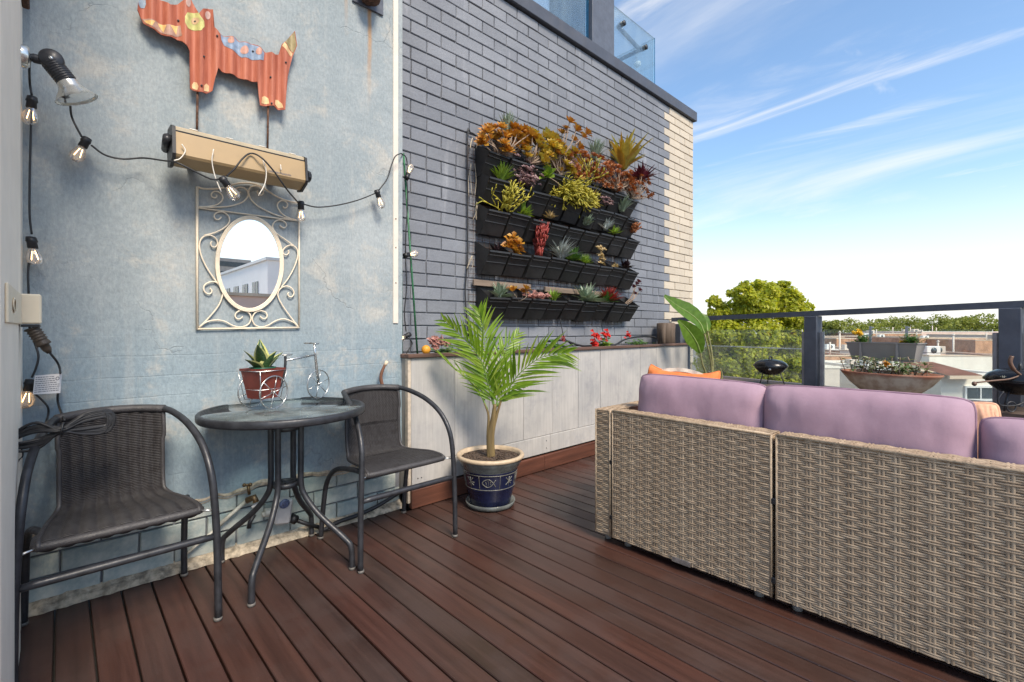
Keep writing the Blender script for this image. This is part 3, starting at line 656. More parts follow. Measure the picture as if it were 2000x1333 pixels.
# ================================================================== FURNITURE
def build_chair(label, o, rz, style, wide=.515):
    """o: floor point midway between the front feet; local x to the chair's side, y to its back"""
    t = thing('bistro_chair', label, 'chair', o, 'woven bistro chairs')
    ca, sa = math.cos(rz), math.sin(rz); O = np.array(o, float)
    def P(x, y, z): return O + np.array([ca * x - sa * y, sa * x + ca * y, z])
    def PL(l): return [P(*q) for q in l]
    h = wide / 2; r = .0125
    half = [(h, 0, 0), (h - .003, .003, .25), (h - .010, .008, .42), (h - .018, .025, .53), (h - .030, .085, .618), (h - .050, .18, .680), (h - .075, .29, .716), (h - .105, .372, .731), (.085, .412, .736)]
    m = MB(); path = half + [(0, .422, .738)] + [(-x, y, z) for x, y, z in half[::-1]]
    m.tube(spl(PL(path), 6), r, 10); fr = m.build('arm_frame', MAT['dark'], t)
    for s in (-1, 1):
        m = MB(); m.tube(spl(PL([(s * (h - .075), .10, .388), (s * (h - .060), .21, .388), (s * (h - .035), .32, .368), (s * (h - .026), .40, .29), (s * (h - .022), .435, .15), (s * (h - .018), .455, 0)]), 6), .012, 10); m.build('leg', MAT['dark'], t)
        for fx, fy in ((h - .002, 0), (h - .018, .455)):
            m = MB(); m.tube(PL([(s * fx, fy, -.001), (s * fx, fy, .010)]), .0145, 10); m.build('foot_cap', pm('grey_foot_cap', (.12, .11, .10), .6), t)
        m = MB(); m.tube(PL([(s * (h - .012), .012, .395), (s * (h - .055), .035, .398)]), .004, 6); m.build('seat_bolt', MAT['steel'], t)
    m = MB(); m.tube(PL([(-h + .008, .006, .300), (-h + .05, .006, .302), (h - .05, .006, .302), (h - .008, .006, .300)]), [.010, .0125, .0125, .010], 10); m.build('stretcher', MAT['dark'], t)
    # woven shell: seat front -> seat back -> backrest -> top rail
    prof = [(.045, .385), (.03, .398), (.045, .412), (.12, .420), (.22, .412), (.30, .408), (.345, .425), (.375, .48), (.392, .56), (.406, .64), (.416, .70), (.421, .728)]
    pr = [q[0] for q in spl([(np.array([a, 0, b]),) for a, b in prof], 1)] if False else spl([(a, 0, b) for a, b in prof], 6)
    n = len(pr); U = 9 * 8
    def hw(i):
        f = i / (n - 1)
        return .205 - .055 * min(1, max(0, (f - .20) / .35)) + (.004 if f > .8 else 0)
    L = [0]
    for i in range(1, n): L.append(L[-1] + np.linalg.norm(pr[i] - pr[i - 1]))
    def shell(i0, i1, nm):
        G = []; uv = []
        for i in range(i0, i1):
            row = []
            for k in range(U + 1):
                u = k / U * 2 - 1; w = hw(i)
                e = 1 - abs(u) ** 8
                rib = .0065 * abs(math.sin((k / U) * 9 * math.pi)) if style == 'rib' else .0015 * abs(math.sin((k / U) * 18 * math.pi))
                tn = pr[min(n - 1, i + 1)] - pr[max(0, i - 1)]; nv = nrm(np.array([0, -tn[2], tn[0]])) ; nv = nrm([0, -tn[2], tn[0]])
                f = i / (n - 1); bow = .046 * (u * u) * (0 if f < .5 else min(1, (f - .5) * 3)) * -1
                rnd_front = -.018 * abs(u) ** 6 if f < .12 else 0
                y = pr[i][0] + bow - rnd_front * -1 * .0; z = pr[i][2]
                row.append(P(u * w, y + nv[1] * rib, z + nv[2] * rib))
                if style == 'rib': uv.append((k / U * 9, L[i] / .0065))
                else: uv.append((k / U * 9, L[i] / .0075 + (k / U * 26 if f > .45 else 0) * (1 if (f < .72) else -1)))
            G.append(row)
        m = MB(); m.grid(G, True, uv=uv); G2 = [[p + np.array([0, .006, -.006]) for p in r_] for r_ in G]; m.grid(G2, True, uv=uv)
        m.build(nm, MAT['weave'], t)
    cut = int(n * .52)
    shell(0, cut + 1, 'seat'); shell(cut, n, 'backrest')
    for s in (-1, 1):     # bound edges
        m = MB(); m.tube([P(s * hw(i), pr[i][0] + (-.046 * (0 if i / (n - 1) < .5 else min(1, (i / (n - 1) - .5) * 3))), pr[i][2]) for i in range(2, n - 2)], .0075, 7); m.build('edge_binding', MAT['weave'] if False else pm('cane_binding', (.045, .042, .044), .5, bump=.5, bscale=180), t)
    m = MB(); m.tube(spl(PL([(-.205, .10, .405), (-.208, .055, .400), (-.19, .035, .398), (0, .030, .398), (.19, .035, .398), (.208, .055, .400), (.205, .10, .405)]), 5), .0135, 9); m.build('front_binding', _M['cane_binding'], t)
    m = MB(); m.tube([P(x, .422 - (abs(x) / .152) ** 2.0 * .049, .738 - (abs(x) / .152) ** 2 * .007) for x in np.linspace(-.158, .158, 15)], .0155, 9); m.build('top_binding', _M['cane_binding'], t)
    return P
PC1 = build_chair('black woven bistro chair beside the white wall, with a coiled cord hung on its arm', (.158, 1.972, .002), .03, 'rib')
PC2 = build_chair('black woven bistro chair between the glass table and the planter box', (1.197, 1.945, .002), .02, 'twill')

TC = np.array([.727, 2.225, 0]); TZ = .702
def build_table():
    t = thing('bistro_table', 'round glass topped bistro table with four black tube legs', 'table', TC)
    m = MB(); m.lathe([(0, TZ - .006), (.319, TZ - .006), (.319, TZ - .0005), (0, TZ - .0005)], TC, 64); m.build('glass_top', glassmat('table_glass', (.76, .84, .84), 1.7, .02, .22, (.52, .62, .63)), t)  # pale blue haze colour paints in the wall's reflection on the glass
    m = MB(); m.lathe([(.318, TZ - .030), (.333, TZ - .030), (.337, TZ - .024), (.337, TZ - .004), (.332, TZ + .002), (.322, TZ + .002), (.318, TZ - .002), (.318, TZ - .030)], TC, 72); m.build('rim', MAT['dark'], t)
    for (sx, sy) in ((-1, -1), (1, -1), (1, 1), (-1, 1)):
        a = np.array([sx * .048, sy * .048, 0]); b = np.array([sx * .20, sy * .232, 0])
        pts = [TC + a + (0, 0, TZ - .03), TC + a + (0, 0, .50), TC + a + (0, 0, .375), TC + a * 1.25 + (0, 0, .315), TC + a + (b - a) * .35 + (0, 0, .235), TC + a + (b - a) * .85 + (0, 0, .135), TC + b * .985 + (0, 0, .095), TC + b + (0, 0, 0.005)]
        m = MB(); m.tube(spl(pts, 6), .0125, 10); lg = m.build('leg', MAT['dark'], t)
        m = MB(); m.tube([TC + b + (0, 0, .001), TC + b + (0, 0, .012)], .0145, 10); m.build('foot_cap', _M['grey_foot_cap'], lg)
    for z in (.365, .615):
        m = MB(); m.lathe([(.047, z - .011), (.052, z - .011), (.052, z + .011), (.047, z + .011), (.047, z - .011)], TC, 28); m.build('ring', MAT['dark'], t)
        m = MB(); m.box(TC[0] - .05, TC[0] + .05, TC[1] - .006, TC[1] + .006, z - .008, z + .008); m.box(TC[0] - .006, TC[0] + .006, TC[1] - .05, TC[1] + .05, z - .0075, z + .0075); m.build('ring_cross', MAT['dark'], t)
    m = MB()
    for an in range(4):
        a = R(45 + 90 * an); c, s = math.cos(a), math.sin(a); m.tube([TC + (c * .05, s * .05, TZ - .026), TC + (c * .325, s * .325, TZ - .018)], .006, 6)
    m.build('top_support', MAT['dark'], t)
build_table()

def build_tricycle():
    A = onZ(535, 800, TZ); B = onZ(640, 781, TZ)
    ax = nrm(B - A); ax[2] = 0; sd = np.array([-ax[1], ax[0], 0]); up = np.array([0, 0, 1.0]); O = A.copy(); O[2] = TZ + .0015
    sc = np.linalg.norm(B - A)
    rw = .073
    t = thing('tricycle_ornament', 'small silver wire tricycle plant stand on the glass table', 'ornament', O)
    def Q(a, s, z): return O + ax * a + sd * s + up * z
    def wheel(a, s, r):
        m = MB(); c = Q(a, s, r); n = 36
        ring = [c + (ax * math.cos(2 * math.pi * k / n) + up * math.sin(2 * math.pi * k / n)) * (r - .0022) for k in range(n)]
        m.tube(ring, .0029, 6, closed=True); w = m.build('wheel', MAT['steel'], t)
        m = MB()
        for k in range(6):
            an = math.pi * k / 3 + .3; m.tube([c, c + (ax * math.cos(an) + up * math.sin(an)) * (r - .003)], .0019, 5)
        m.tube([c - sd * .006, c + sd * .006], .006, 8); m.build('spokes', MAT['steel'], w)
    wheel(0, 0, rw); wheel(-.005, .125, rw); wheel(sc, .06, rw)
    m = MB(); m.tube([Q(0, 0, rw), Q(-.005, .125, rw)], .002, 6); m.build('axle', MAT['steel'], t)
    m = MB(); top = Q(sc - .028, .06, rw + .205)
    m.tube([Q(sc, .06, rw), Q(sc - .010, .06, rw + .06), Q(sc - .022, .06, rw + .15), top], [.005, .008, .0065, .005], 8); m.build('fork', MAT['steel'], t)
    m = MB(); m.tube(spl([top + sd * -.055 - ax * .05, top + sd * -.05 - ax * .02, top, top + sd * .05 - ax * .015, top + sd * .055 + ax * .03], 5), .0040, 6); m.build('handlebar', MAT['steel'], t)
    m = MB(); m.tube([Q(sc - .022, .06, rw + .148), Q(.115, .06, rw + .130)], .0052, 8); m.build('crossbar', MAT['steel'], t)
    m = MB(); m.tube(spl([Q(.113, .06, rw + .150), Q(.112, .06, rw + .11), Q(.10, .06, rw + .04), Q(.06, .06, rw - .02), Q(.0, .06, rw - .005)], 6), [.006] * 12 + [.004] * 13, 7); m.build('seat_tube', MAT['dark'], t)
    m = MB(); m.ball(Q(.118, .06, rw + .156), .02, 10, (1.5, .9, .22)); m.build('saddle', MAT['steel'], t)
    m = MB()
    for z in (.045, .125):
        e = .058 + (z - .045) * .12; c = [Q(-.005 + sx * e, .062 + sy * e, rw - .03 + z) for sx, sy in ((-1, -1), (1, -1), (1, 1), (-1, 1))]; m.tube(c, .0024, 5, closed=True)
    for sx, sy in ((-1, -1), (1, -1), (1, 1), (-1, 1)): m.tube([Q(-.005 + sx * .05, .062 + sy * .05, rw - .03), Q(-.005 + sx * .068, .062 + sy * .068, rw + .097)], .0018, 5)
    m.tube([Q(-.055, .012, rw - .03), Q(.045, .112, rw - .03)], .0018, 5); m.tube([Q(.045, .012, rw - .03), Q(-.055, .112, rw - .03)], .0018, 5)
    m.build('pot_basket', MAT['steel'], t)
    # the pot in its basket
    C = Q(-.005, .062, rw - .026); p = thing('snake_plant', 'dwarf snake plant with yellow edged leaves in a square dark red pot', 'plant', C)
    m = MB(); V = []
    for e, z in ((.042, 0), (.060, .118), (.064, .120), (.064, .130), (.056, .130), (.054, .112)): V += [C + ax * sx * e + sd * sy * e + up * z for sx, sy in ((-1, -1), (1, -1), (1, 1), (-1, 1))]
    Fc = [(0, 3, 2, 1)] + [(i * 4 + k, i * 4 + (k + 1) % 4, i * 4 + 4 + (k + 1) % 4, i * 4 + 4 + k) for i in range(5) for k in range(4)]
    m.add(V, Fc); m.build('pot', MAT['redpot'], p)
    m = MB(); m.lathe([(.047, .10), (.049, .133), (.053, .135), (.053, .131)], C, 24); m.build('inner_pot', MAT['greenpot'], p)
    m = MB(); m.lathe([(0, .118), (.048, .118)], C, 24); m.build('soil', MAT['soil'], p)
    sgm = NT('snake_leaf'); u = sgm.sep('UV'); e = sgm.math('ABSOLUTE', sgm.math('SUBTRACT', u[0], .5))
    band = sgm.rng(sgm.noise(1, 4, .6, sgm.mapped((4, 22, 1), 'UV')), .4, .62)
    k = sgm.mix(band, (.018, .050, .018), (.055, .115, .035)); k = sgm.mix(sgm.rng(e, .34, .38), k, (.56, .55, .20)); sgm.set(k, .35)
    for (az, el, L, W, off) in ((-140, 62, .150, .058, .012), (-75, 74, .098, .078, .022), (-20, 60, .105, .050, .018), (60, 76, .150, .058, .014), (150, 68, .11, .05, .016), (-165, 42, .11, .05, .02), (10, 45, .095, .045, .02)):
        a = R(az) + math.atan2(ax[1], ax[0]); d = np.array([math.cos(a) * math.cos(R(el)), math.sin(a) * math.cos(R(el)), math.sin(R(el))])
        b = C + np.array([math.cos(a) * off, math.sin(a) * off, .115]); n = 8; rows = []; uv = []
        upv = nrm(np.array([-math.cos(a), -math.sin(a), .6])); upv = nrm(upv - d * (upv @ d)); sv = np.cross(d, upv)
        for i in range(n + 1):
            f = i / n; w = W / 2 * (math.sin(math.pi * min(1, f ** .75 * .93 + .10)) ** .8 if f < 1 else .01) + .002
            c = b + d * L * f - upv * L * .18 * f * f
            for j in range(5):
                g = j / 4 * 2 - 1; rows.append(c + sv * w * g + upv * w * .55 * g * g); uv.append((j / 4, f))
        m = MB(); m.grid(np.array(rows).reshape(n + 1, 5, 3), True, uv=uv); m.build('leaf', sgm.m, p)
build_tricycle()

# ------------------------------------------------------------------ things on the plaster wall
def W(px, py, off=0.0): return onY(px, py, YB - off)
def build_mirror():
    def z(q, off=.012): return W(375 + q[0] / 4.444, 350 + q[1] / 4.444, off)
    O = z((500, 740)); t = thing('wall_mirror', 'oval mirror in a cream scrolled iron frame on the blue wall', 'mirror', O)
    n = 56; el = lambda rx, ry, off: [z((500 + rx * math.cos(2 * math.pi * k / n), 737 + ry * math.sin(2 * math.pi * k / n)), off) for k in range(n)]
    m = MB(); ring = el(268, 393, .016); m.add([z((500, 737), .016)] + ring, [(0, 1 + (k + 1) % n, 1 + k) for k in range(n)]); m.build('mirror_glass', MAT['mirror'], t)
    ring = el(268, 393, .008); m = MB(); m.add([z((500, 737), .008)] + ring, [(0, 1 + (k + 1) % n, 1 + k) for k in range(n)]); m.build('back_plate', MAT['creamiron'], t)
    m = MB()
    for rx, ry, r in ((291, 412, .0042), (279, 401, .0042), (268, 390, .0036)): m.tube(el(rx, ry, .016), r, 7, closed=True)
    m.build('oval_frame', MAT['creamiron'], t)
    m = MB(); bar = .0058
    m.tube([z((45, 66)), z((45, 1308))], bar, 4); m.tube([z((40, 1303)), z((934, 1290))], bar * .8, 4); m.tube([z((930, 205)), z((930, 1290))], bar * .8, 4); m.tube([z((50, 250)), z((930, 365))], .0036, 6)
    m.tube(spl([z(q) for q in ((45, 70), (110, 85), (200, 85), (280, 75), (350, 50), (430, 35), (510, 38), (590, 60), (660, 105), (730, 150), (800, 180), (870, 198), (930, 206))], 5), bar * .75, 6); m.build('outer_frame', MAT['creamiron'], t)
    S = [[(55, 240), (130, 240), (210, 225), (258, 190), (265, 150), (235, 115), (195, 108), (168, 130), (175, 155), (200, 163), (215, 150), (208, 138)],
         [(60, 243), (200, 245), (330, 235), (430, 205), (480, 160), (485, 115), (455, 80), (410, 72), (375, 92), (375, 118), (398, 130), (420, 112)],
         [(930, 365), (820, 340), (700, 300), (580, 240), (515, 180), (492, 120), (505, 75), (545, 60), (590, 70), (620, 100), (610, 135), (580, 140), (568, 118), (572, 102)],
         [(930, 362), (850, 340), (790, 310), (750, 260), (742, 220), (765, 192), (800, 190), (828, 215), (822, 245), (800, 252), (790, 238)],
         [(105, 490), (200, 465), (270, 430), (315, 390), (325, 345), (300, 305), (255, 285), (210, 295), (192, 320), (205, 348), (235, 350), (255, 328)],
         [(265, 960), (210, 890), (140, 790), (85, 680), (65, 590), (75, 530), (110, 495), (160, 490), (205, 515), (222, 555), (205, 590), (175, 588), (162, 560), (172, 542)],
         [(60, 1290), (150, 1200), (230, 1100), (262, 1020), (265, 960), (240, 915), (190, 892), (140, 900), (105, 930), (105, 970), (130, 995), (160, 995), (172, 970), (155, 947)],
         [(60, 1290), (120, 1245), (200, 1225), (280, 1235), (360, 1275), (430, 1285), (490, 1260), (512, 1210), (495, 1165), (450, 1143), (400, 1150), (375, 1180), (385, 1210), (415, 1215), (440, 1195)],
         [(925, 1285), (880, 1245), (800, 1215), (730, 1230), (660, 1270), (600, 1285), (545, 1265), (523, 1215), (545, 1165), (590, 1145), (635, 1155), (652, 1185), (640, 1210), (610, 1210), (590, 1190)],
         [(925, 1285), (850, 1190), (780, 1090), (745, 1010), (765, 955), (815, 930), (860, 945), (885, 985), (870, 1020), (845, 1022), (830, 1000), (840, 985)],
         [(770, 945), (830, 870), (890, 760), (918, 660), (905, 600), (860, 575), (815, 590), (790, 620), (795, 650), (820, 660), (840, 640), (835, 618)],
         [(885, 580), (800, 520), (730, 470), (700, 420), (715, 375), (755, 355), (800, 370), (820, 400), (800, 425), (770, 410), (765, 397)]]
    for c in S:
        m = MB(); m.tube(spl([z(q, .012 + .0004 * random.random()) for q in c], 5), .0034, 6); m.build('scroll', MAT['creamiron'], t)
build_mirror()

def corrug(poly, off, thick, name, mat, parent, amp=.008, wl=.058, step=.0055):
    """a flat outline cut from corrugated sheet; poly: photo pixels on the wall"""
    P = [W(x, y) for x, y in poly]
    bm = bmesh.new(); vs = [bm.verts.new((p[0], 0, p[2])) for p in P]; f = bm.faces.new(vs)
    bmesh.ops.triangulate(bm, faces=[f])
    xs = [p[0] for p in P]; x = min(xs) + step
    while x < max(xs):
        bmesh.ops.bisect_plane(bm, geom=bm.verts[:] + bm.edges[:] + bm.faces[:], plane_co=(x, 0, 0), plane_no=(1, 0, 0)); x += step
    bm.verts.index_update(); n = len(bm.verts); V = []
    for dy in (0, thick):
        for v in bm.verts: V.append((v.co.x, YB - off + dy + amp * math.sin(v.co.x / wl * 2 * math.pi), v.co.z))
    Fc = [[v.index for v in q.verts] for q in bm.faces]; 
    if True:
        Fc2 = []
        for q in bm.faces:
            q.normal_update(); idx = [v.index for v in q.verts]
            if q.normal.y > 0: idx = idx[::-1]
            Fc2.append(idx)
        Fc = Fc2 + [[i + n for i in q[::-1]] for q in Fc2]
        for e in bm.edges:
            if len(e.link_faces) == 1: a, b = e.verts[0].index, e.verts[1].index; Fc.append([a, b, b + n, a + n])
    bm.free(); m = MB(); m.add(V, Fc, False); o = m.build(name, mat, parent); return o
def build_dog():
    k = lambda L: [(255 + x / 5.671, y / 5.671) for x, y in L]
    O = W(255 + 950 / 5.671, 600 / 5.671, .045); t = thing('dog_sculpture', 'red corrugated iron dog cut-out on two rusty rods above the heater', 'sculpture', O)
    out = [(95, 55), (150, 60), (210, 50), (270, 45), (340, 70), (420, 125), (500, 105), (560, 70), (600, 0), (635, 10), (650, 55), (690, 130), (730, 215), (750, 190), (775, 165), (830, 150), (885, 165), (885, 340), (900, 365), (950, 420), (1000, 450), (1060, 462), (1130, 470), (1180, 510), (1260, 530), (1330, 535), (1400, 580), (1460, 625), (1520, 630), (1560, 655), (1610, 645), (1640, 540), (1690, 500), (1730, 450), (1780, 395), (1800, 560), (1760, 670), (1740, 750), (1700, 900), (1680, 1100), (1670, 1260), (1600, 1250), (1545, 1215), (1480, 1210), (1395, 1215), (1380, 1100), (1370, 955), (1300, 940), (1220, 930), (1130, 885), (1050, 860), (980, 835), (940, 805), (905, 920), (880, 1050), (810, 1080), (730, 1065), (635, 1025), (650, 900), (640, 720), (630, 620), (600, 570), (540, 510), (470, 480), (380, 465), (300, 420), (200, 370), (130, 310), (90, 240), (60, 180), (65, 110)]
    corrug(k(out), .050, .006, 'body', MAT['orange_paint'], t)
    def paint(nm, c): return pm('paint_' + nm, c, .6, var=.22, scale=35)
    def el(cx, cy, rx, ry, n=18): return [(cx + rx * math.cos(2 * math.pi * i / n), cy + ry * math.sin(2 * math.pi * i / n)) for i in range(n)]
    P = [('saddle_patch', [(965, 435), (1000, 455), (1060, 468), (1125, 476), (1175, 515), (1255, 537), (1325, 542), (1395, 587), (1450, 630), (1440, 715), (1370, 720), (1280, 700), (1200, 690), (1150, 640), (1070, 600), (1010, 550), (980, 500)], 'blue', (.24, .31, .42), 0),
         ('back_spot', el(1080, 505, 36, 36), 'pink', (.55, .29, .22), 1), ('back_spot', el(1228, 612, 44, 46), 'pink', None, 1), ('back_spot', el(1385, 625, 34, 40), 'pink', None, 1),
         ('eye_patch', [(575, 255), (600, 210), (660, 200), (725, 205), (745, 250), (785, 300), (790, 360), (750, 405), (680, 390), (610, 380), (575, 320)], 'yellow', (.50, .47, .17), 0),
         ('iris', el(690, 290, 42, 38), 'ring', (.55, .36, .20), 1), ('pupil', el(688, 293, 12, 10), 'dark', (.05, .03, .03), 2),
         ('nose', [(97, 60), (150, 64), (155, 110), (140, 150), (95, 150), (70, 120), (75, 80)], 'noseblue', (.27, .33, .40), 0),
         ('mouth', [(110, 265), (180, 275), (260, 300), (340, 335), (430, 345), (530, 340), (545, 455), (470, 462), (385, 452), (300, 405), (200, 355), (145, 310)], 'lip', (.42, .25, .19), 0),
         ('tooth', [(130, 285), (255, 305), (215, 358), (160, 320)], 'tooth', (.74, .46, .17), 1), ('tooth', [(280, 318), (375, 345), (345, 420)], 'tooth', None, 1), ('tooth', [(415, 350), (505, 345), (485, 440)], 'tooth', None, 1),
         ('inner_ear', el(615, 95, 30, 50), 'ear', (.50, .33, .28), 0), ('inner_ear', el(830, 225, 32, 45), 'ear', None, 0),
         ('toe', [(660, 1020), (655, 985), (680, 950), (710, 965), (725, 1010), (715, 1045)], 'toe', (.70, .46, .24), 0), ('toe', [(780, 1060), (785, 1000), (815, 970), (845, 995), (845, 1055)], 'toe', None, 0),
         ('toe', [(1410, 1190), (1420, 1120), (1455, 1100), (1490, 1130), (1500, 1190)], 'toe', None, 0), ('toe', [(1560, 1200), (1565, 1150), (1600, 1145), (1640, 1190), (1650, 1235), (1600, 1232)], 'toe', None, 0),
         ('tail_band', [(1640, 560), (1660, 525), (1760, 640), (1745, 672), (1690, 625)], 'toe', None, 0), ('tail_tip', [(1668, 520), (1730, 455), (1775, 405), (1792, 560), (1765, 632)], 'olive', (.30, .24, .12), 0)]
    for nm, poly, mn, c, lev in P:
        corrug(k(poly), .0512 + .0009 * lev, .0006, nm, _M.get('paint_' + mn) or paint(mn, c), t)
    for (x0, y0, y1) in ((742, 1060, 1530), (1524, 1215, 1712)):
        m = MB(); a = W(255 + x0 / 5.671, y0 / 5.671 - 6, .036); b = W(255 + (x0 - 8) / 5.671, y1 / 5.671, .036); m.tube([a, b], .0048, 8); m.build('rod', MAT['rust'], t)
    m = MB()
    for (x, y) in ((508, 285), (925, 465), (783, 688), (1325, 615), (1675, 748), (1510, 905), (755, 1005), (1520, 1192)):
        p = W(255 + x / 5.671, y / 5.671, 0); yy = YB - .0535 + .008 * math.sin(p[0] / .058 * 2 * math.pi); m.lathe([(0, -.0015), (.004, -.0012), (.0045, .002)], (p[0], yy, p[2]), 8, (0, 1, 0))
    m.build('rivets', MAT['dark'], t)
build_dog()

def build_heater():
    x0 = onY(330, 300, 2.35)[0]; x1 = onY(592, 340, 2.33)[0]; O = ((x0 + x1) / 2, 2.36, 1.78)
    t = thing('wall_heater', 'tan metal strip heater mounted on the blue wall above the mirror', 'heater', O)
    def ext(prof, a, b, nm, mat, ch=True):
        n = len(prof); V = [(a, y, z) for y, z in prof] + [(b, y, z) for y, z in prof]
        Fc = [(i, (i + 1) % n, n + (i + 1) % n, n + i) for i in range(n)] + [tuple(range(n))[::-1], tuple(range(n, 2 * n))]
        m = MB(); m.add(V, Fc); return m.build(nm, mat, t)
    hz = 1.735
    body = [(2.315, hz + .108), (2.284, hz + .100), (2.272, hz + .010), (2.278, hz), (2.335, hz - .022), (2.375, hz - .015), (2.395, hz + .05), (2.380, hz + .108)]
    ext(body, x0 + .012, x1 - .010, 'housing', MAT['heater'])
    ext([(2.288, hz + .104), (2.287, hz + .118), (2.30, hz + .126), (2.385, hz + .126), (2.385, hz + .114)], x0 + .013, x1 - .011, 'top_rail', MAT['heatertop'])
    ext([(2.2846, hz + .1005), (2.2838, hz + .106), (2.32, hz + .112), (2.32, hz + .104)], x0 + .013, x1 - .011, 'vent_slot', MAT['black'])
    big = [(2.311, hz + .132), (2.278, hz + .118), (2.265, hz + .008), (2.274, hz - .006), (2.335, hz - .030), (2.382, hz - .022), (2.402, hz + .05), (2.388, hz + .132)]
    ext(big, x0, x0 + .0118, 'end_cap', MAT['black']); ext(big, x1 - .0098, x1, 'end_cap', MAT['black'])
    m = MB(); c = (x1 + .001, 2.322, hz + .045); m.lathe([(0, .030), (.020, .030), (.026, .026), (.030, .012), (.024, .010), (.024, 0)], c, 10, (1, 0, 0), smooth=False); m.build('knob', MAT['black'], t)
    m = MB(); m.tube([(x0 - .012, 2.30, hz + .075), (x0 - .004, 2.40, hz + .055)], .016, 12); m.build('pivot', MAT['dark'], t)
    for x in (x0 + .10, x1 - .10):
        m = MB(); m.box(x - .015, x + .015, 2.39, YB, hz + .02, hz + .09); m.build('bracket', MAT['black'], t)
    for x in np.linspace(x0 + .075, x1 - .06, 4):
        m = MB(); m.tube([(x - .014, 2.296, hz + .1275), (x + .014, 2.296, hz + .1275)], .0022, 6); m.build('clip', MAT['rope'], t)
    # maker's line: small dark print, too small to read in the photograph
    m = MB(); xa, xb = onY(525, 345, 2.27)[0], onY(568, 355, 2.27)[0]; x = xa
    rr = random.Random(5)
    while x < xb:
        w = rr.uniform(.0035, .0055)
        m.box(x, x + w * .3, 2.2715, 2.2722, hz + .014, hz + .022); m.box(x + w * .55, x + w * .85, 2.2715, 2.2722, hz + .014 + rr.choice((0, .003)), hz + .022 - rr.choice((0, .002)))
        if rr.random() < .6: m.box(x + w * .31, x + w * .54, 2.2715, 2.2722, hz + rr.choice((.014, .017, .020)), hz + rr.choice((.0165, .0185, .022)))
        x += w * 1.15
    m.build('print', MAT['ink'], t)
    ties = [[(355, 282), (362, 295), (352, 310), (340, 314)], [(417, 292), (414, 315), (420, 345), (432, 375)], [(513, 312), (520, 335), (517, 360), (505, 382)], [(548, 322), (549, 333)]]
    for q in ties:
        m = MB(); m.tube(spl([onY(x, y, 2.262) for x, y in q], 5), .0022, 6); m.build('cable_tie', MAT['rope'], t)
build_heater()

def build_lamp():
    O = onY(45, 110, 2.28); O[0] = XL + .006
    t = thing('spot_lamp', 'ribbed black outdoor spot lamp with aluminium reflector on the white wall', 'lamp', O)
    D = 2.28; q = lambda x, y, d=D: onY(x, y, d)
    z0 = q(52, 112)[2]
    m = MB(); m.lathe([(0, .020), (.030, .020), (.036, .012), (.036, 0)], (XL + .006, D, z0), 20, (1, 0, 0)); m.build('wall_plate', MAT['alu'], t)
    m = MB(); m.tube(spl([(XL + .024, D, z0), q(62, 113), q(78, 117), q(95, 117)], 4), [.012] * 5 + [.015] * 8, 10); m.build('arm', MAT['dark'], t)
    c = q(101, 117, D - .012); m = MB(); m.lathe([(0, -.014), (.029, -.014), (.033, -.009), (.033, .010), (0, .010)], c, 20, (.15, 1, 0)); pv = m.build('pivot', MAT['dark'], t)
    m = MB(); m.lathe([(0, -.0165), (.006, -.0165), (.006, -.013)], c, 10, (.15, 1, 0)); m.build('screw', MAT['steel'], pv)
    a = q(100, 122); b = q(131, 160); e = q(150, 194); ax = nrm(b - a); L = np.linalg.norm(b - a)
    prof = [(0, 0)]
    n = 9
    for i in range(n):
        s = L * (i / n); prof += [(.029, s), (.031, s + L / n * .35), (.031, s + L / n * .6), (.029, s + L / n * .75)]
    prof += [(.029, L), (0, L)]
    m = MB(); m.lathe(prof, a, 22, ax); m.build('ribbed_body', MAT['dark'], t)
    L2 = np.linalg.norm(e - b); ax2 = nrm(e - b)
    m = MB(); m.lathe([(.030, 0), (.033, L2 * .3), (.040, L2 * .5), (.054, L2 * .8), (.061, L2 * 1.0), (.063, L2 * 1.02), (.059, L2 * .98), (.045, L2 * .65), (.02, L2 * .45), (0, L2 * .42)], b, 28, ax2); m.build('reflector', MAT['alu'], t)
    m = MB(); m.lathe([(0, L2 * 1.02), (.035, L2 * .99), (.056, L2 * .93)], b, 24, ax2); m.build('lens', glassmat('frosted_lens', (.9, .88, .8), 1, .1, .3, (.9, .86, .75)), t)
build_lamp()

def build_socket():
    t = thing('power_outlet', 'cream weatherproof power outlet box on the white wall', 'outlet', (XL, 2.15, 1.11))
    x0 = XL + .0065
    m = MB(); m.box(x0, -.044, 2.15, 2.24, 1.068, 1.163, ch=.004); m.build('box', MAT['cream_plastic'], t)
    m = MB(); m.box(x0, x0 + .006, 1.62, 2.146, 1.066, 1.160, ch=.002); m.build('cover_plate', MAT['cream_plastic'], t)
    m = MB(); m.lathe([(.016, 0), (.020, .002), (.016, .003)], (x0 + .006, 1.78, 1.113), 20, (1, 0, 0), sx=1, sy=2.2); m.build('rocker', MAT['cream_plastic'], t)
    # plug and lead
    p = thing('power_plug', 'brown black ribbed plug hanging under the cream outlet box', 'plug', onY(72, 655, 2.18))
    a = onY(62, 640, 2.18); b = onY(97, 690, 2.18); ax = nrm(b - a); L = np.linalg.norm(b - a)
    prof = [(0, 0), (.020, 0), (.022, L * .05)]
    for i in range(5): s = L * (.06 + .1 * i); prof += [(.021, s), (.017, s + L * .03), (.017, s + L * .07)]
    prof += [(.020, L * .62), (.020, L * .68), (.013, L * .70), (.012, L * .85), (.006, L), (0, L)]
    m = MB(); m.lathe(prof, a, 14, ax); m.build('plug_body', pm('plug_plastic', (.055, .040, .028), .5, var=.3), p)
    m = MB(); m.box(-.090, -.048, 2.155, 2.235, 1.058, 1.066); m.build('plug_face', MAT['black'], p)
    return b
PLUG = build_socket()

